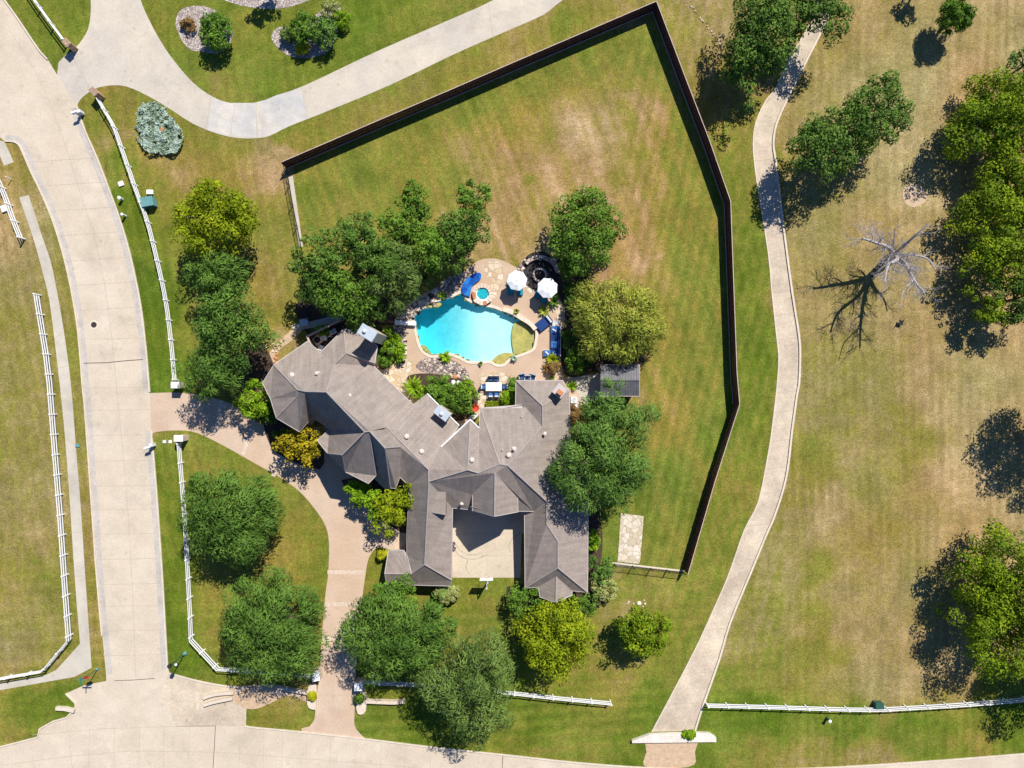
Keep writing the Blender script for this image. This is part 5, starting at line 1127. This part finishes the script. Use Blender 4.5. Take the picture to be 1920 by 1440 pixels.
# dining set
dt=thing('dining_table','white rectangular patio dining table with six chairs','table',P(926,725)); MB().bbox((0,0,.74),(1.85,1.0,.05),0,.015).build('table_top',M['canvas'],dt)
for sx in(-1,1):
    for sy in(-1,1): MB().box((sx*.82,sy*.4,.36),(.07,.07,.72)).build('leg',M['ltgrey'],dt)
def chair(label,px,py,rz,c1,c2,group,w_=.56,fr=None):
    fr=fr or M['iron']; t=thing('patio_chair',label,'chair',P(px,py),rz,group)
    MB().bbox((0,0,.42),(w_-.06,.5,.10),0,.03).build('seat_cushion',c1,t); x=MB().bbox((0,0,0),(w_-.08,.10,.5),0,.03).build('back_cushion',c2,t); x.location=(0,.27,.70); x.rotation_euler=(R(-14),0,0)
    q=MB(); q.box((0,0,.35),(w_,.54,.05)); q.box((0,.30,.98),(w_,.05,.06)); 
    for sx in(-1,1): q.box((sx*w_/2,0,.62),(.06,.56,.04)); q.box((sx*w_/2,.30,.65),(.05,.05,.66))
    q.build('frame',fr,t)
    for sx in(-1,1):
        for y in(-.25,.27): MB().box((sx*w_/2,y,.30),(.05,.05,.6)).build('leg',fr,t)
DC='chairs round the white dining table'
for lb,px,py,rz in (('patio chair on the north side of the dining table, west one',920.5,710,0),('patio chair on the north side of the dining table, east one',931,710,0),('patio chair at the west end of the dining table',907,725,R(90)),('patio chair at the east end of the dining table',946,725,R(-90)),('patio chair on the south side of the dining table, west one',920.5,739,R(180)),('patio chair on the south side of the dining table, east one',931.5,739,R(180))): chair(lb,px,py,rz,M['blue'],M['canvas'],DC)
for lb,px,py,rz in (('blue armchair at the gable eave, west one of three seats',979,706,R(10)),('small blue seat between the two armchairs at the gable eave',989,709,0),('blue armchair at the gable eave, east one of three seats',998,707,R(-15))): chair(lb,px,py,rz,M['blue'],M['blue'],'blue seats by the patio gable',.72 if 'arm' in lb else .5,M['ltgrey'])
hd=thing('hedge','clipped olive box hedge along the patio eave','hedge',P(930,757)); rg=np.random.RandomState(8); n=2600
c3=np.stack([(rg.rand(n)-.5)*2.2,(rg.rand(n)-.5)*.62,.05+.65*rg.rand(n)**.4],1); leaf_mesh('foliage',c3,rg.normal(size=(n,3))*.6+np.array([0,0,.9]),.12,.08,.15+.5*rg.rand(n),L_['yellow'],hd); MB().box((0,0,.3),(2.05,.5,.55)).build('stems',M['bark'],hd)
rp_=MB().lathe((0,0,0),[(.18,0),(.30,.25),(.42,.5),(.45,.56),(.38,.56),(.30,.42),(.05,.40)],22).build('planter_bowl',M['red']); p=P(891,765,1.6); rp_.location=(p.x,p.y,1.2); 
pd=thing('red_planter','red bowl planter on a stand at the corner between bush and patio eave','planter',(p.x,p.y,0)); rp_.parent=pd; rp_.location=(0,0,1.0); MB().tube((0,0,0),(0,0,1.02),.16,.1,10).build('stand',M['iron'],pd)
gr=thing('grill','small silver grill tucked in the corner under the upper roof eave','grill',P(889,781)); MB().bbox((0,0,.45),(.9,.55,.9),R(40),.03).build('cabinet',M['metal'],gr); MB().lathe((0,0,.9),[(.3,0),(.28,.15),(.12,.26)],14).build('hood',M['ltgrey'],gr)
for nme,y in (('northern',750),('southern',764)):
    ac=thing('air_conditioner','pale air conditioning unit on the east wall, %s one of two'%nme,'air conditioner',P(1075,y),group='air conditioners by the east wall'); MB().bbox((0,0,.42),(.72,.72,.84),0,.03).build('cabinet',M['canvas'],ac)
    q=MB()
    for r_ in (.1,.18,.26): 
        for i in range(14): a0,a1=2*math.pi*i/14,2*math.pi*(i+1)/14; q.tube((r_*math.cos(a0),r_*math.sin(a0),.87),(r_*math.cos(a1),r_*math.sin(a1),.87),.01,n=4)
    q.build('fan_grille',M['iron'],ac)
# fire circle
fc=thing('fire_pit','round stone fire pit in a dark circle beside the right-hand umbrella','fire pit',P(1012,516)); q=MB(); rr=random.Random(9)
for i in range(18):
    a0=2*math.pi*i/18; a1=a0+.32; r0,r1=.62,.85; q.prism([(r0*math.cos(a0),r0*math.sin(a0)),(r1*math.cos(a0),r1*math.sin(a0)),(r1*math.cos(a1),r1*math.sin(a1)),(r0*math.cos(a1),r0*math.sin(a1))],0,.38+rr.uniform(-.02,.02))
q.build('ring',M['stone'],fc); MB().lathe((0,0,.02),[(.62,0),(.62,.06),(.2,.14)],16).build('ash_bed',M['black'],fc)
q=MB()
for k in range(3): a=k*1.05; q.tube((-.25*math.cos(a),-.25*math.sin(a),.15),(.25*math.cos(a),.25*math.sin(a),.3),.05,n=6)
q.build('logs',M['bark'],fc)
o=P(1015,500); q=MB(); arc=[P(1012,516)+Vector((2.05*math.cos(a),2.05*math.sin(a),0)) for a in [R(d_) for d_ in range(15,150,9)]]; strip(q,[(p.x-o.x,p.y-o.y) for p in arc],.45,0,.48); x=q.build('curved_bench',M['rubble']); x.location=(o.x,o.y,0); tag(x,'curved dark stone bench north of the fire pit','bench')
# terrace furniture
ht=thing('fire_table','square white fire table with round bowl on the dark terrace','table',P(597,638),R(40)); MB().bbox((0,0,.25),(1.0,1.0,.5),0,.04).build('table_top',M['coping'],ht); MB().lathe((0,0,.5),[(.36,0),(.36,.05),(.2,.06)],18).build('fire_bowl',M['black'],ht)
for i,(px,py,rz,lb) in enumerate(((611,634,80,'white terrace chair nearest the square fire table'),(619,628,100,'white terrace chair in the middle of the terrace row'),(628,622,120,'white terrace chair at the north-east end of the terrace row'),(604,652,160,'white terrace chair at the roof edge below the fire table'))): chair(lb,px,py,R(rz),M['canvas'],M['canvas'],'white chairs on the dark terrace',.5,M['white'])
bx=thing('storage_box','blue-grey storage box at the west end of the garden path','box',P(573,605),R(10)); MB().bbox((0,0,.3),(.9,.7,.6),0,.03).build('body',M['metal'],bx); MB().bbox((0,0,.64),(.96,.76,.08),0,.02).build('lid',M['metal'],bx)
# boulders
for i,(px,py,lb) in enumerate(((851,1018,'small purple pot against the west courtyard wall, upper one'),(852,1027,'small purple pot against the west courtyard wall, lower one'))):
    x=MB().lathe((0,0,0),[(.12,0),(.2,.3),(.22,.36),(.17,.36),(.05,.3)],14).build('flower_pot',mat('purple glazed pot',(.12,.09,.12),.5)); x.location=P(px,py); tag(x,lb,'pot','pots in the courtyard')
rr=random.Random(21)
def boulder(label,px,py,r_,mt,grp,sz=.7):
    x=MB().rock((0,0,0),r_,rr,sz).build('boulder',mt); o=P(px,py); x.location=(o.x,o.y,.02); tag(x,label,'boulder',grp)
boulder('round white boulder on the gravel in the patio bed, left of a pair',850,717,.30,M['white'],'white boulders in the patio bed',.9); boulder('round white boulder on the gravel in the patio bed, right of a pair',860,718,.30,M['white'],'white boulders in the patio bed',.9)
boulder('orange-brown boulder on the pebble fan of the patio bed',853,707,.32,M['clay'],None)
boulder('white boulder inside the drying garden bed by the road',1198,1131,.3,M['coping'],None)
gR='jagged rocks along the north-west pool bank'
for i in range(46):
    t_=rr.random(); px=742+t_*82+rr.uniform(-5,5); py=622-t_*72+rr.uniform(-16,12)
    if py>560+ (826-px)*.45+12: continue
    boulder('jagged pinkish rock on the north-west pool bank',px,py,rr.uniform(.12,.34),M['rubble'] if rr.random()<.3 else rr.choice((M['stone'],M['kerb'],M['coping'],M['black'])),gR)
for i in range(22):
    t_=i/21; px=760+math.sin(t_*3.14)*3-t_*6+rr.uniform(-1,1); py=638+t_*54
    boulder('pale river stone edging the curved bed west of the pool deck',px,py,rr.uniform(.10,.2),rr.choice((M['kerb'],M['coping'],M['black'])),'river stones edging the curved bed')
for i in range(30):
    px=835+rr.random()*44; py=694+rr.random()*20-(0 if px>850 else 6)
    boulder('pebble of the stone fan in the patio bed',px,py,rr.uniform(.08,.17),rr.choice((M['kerb'],M['coping'],M['black'],M['rubble'])),'pebbles of the stone fan in the patio bed')
for i in range(20):
    a=rr.uniform(.2,4.2); px=1012+40*math.cos(a)*.9; py=512-38*math.sin(a)*.75
    boulder('dark rough rock round the fire circle',px+rr.uniform(-4,4),py+rr.uniform(-4,4),rr.uniform(.15,.36),rr.choice((M['black'],M['rubble'],M['stone'])),'rocks round the fire circle')
for i in range(24):
    px=1180+rr.uniform(-22,26); py=1130+rr.uniform(-6,8)
    if i<7: boulder('small pale stone on the dry patch above the round lawn tree',px+10,py,rr.uniform(.08,.16),M['kerb'],'small stones by the round lawn tree')
for i in range(20):
    t_=i/19; px=1292+t_*60+rr.uniform(-3,3); py=5+t_*78+rr.uniform(-3,3)
    boulder('pale rock in the rocky line running down from the top edge',px,py,rr.uniform(.06,.15),rr.choice((M['rubble'],M['dirt'],M['kerb'])),'rocks in the line below the top edge')
for i in range(26):
    px=440+rr.random()*120; py=1287+rr.random()*12+(px-440)*.03
    boulder('pale rubble stone lining the ditch west of the front drive',px,py,rr.uniform(.10,.24),rr.choice((M['kerb'],M['coping'],M['stone'])),'rubble lining the ditch')
for i in range(14):
    px=498+rr.random()*22; py=640+rr.random()*60
    boulder('brown rock along the soil path by the west roof corner',px,py,rr.uniform(.12,.25),rr.choice((M['stone'],M['rubble'],M['clay'])),'rocks by the west roof corner')
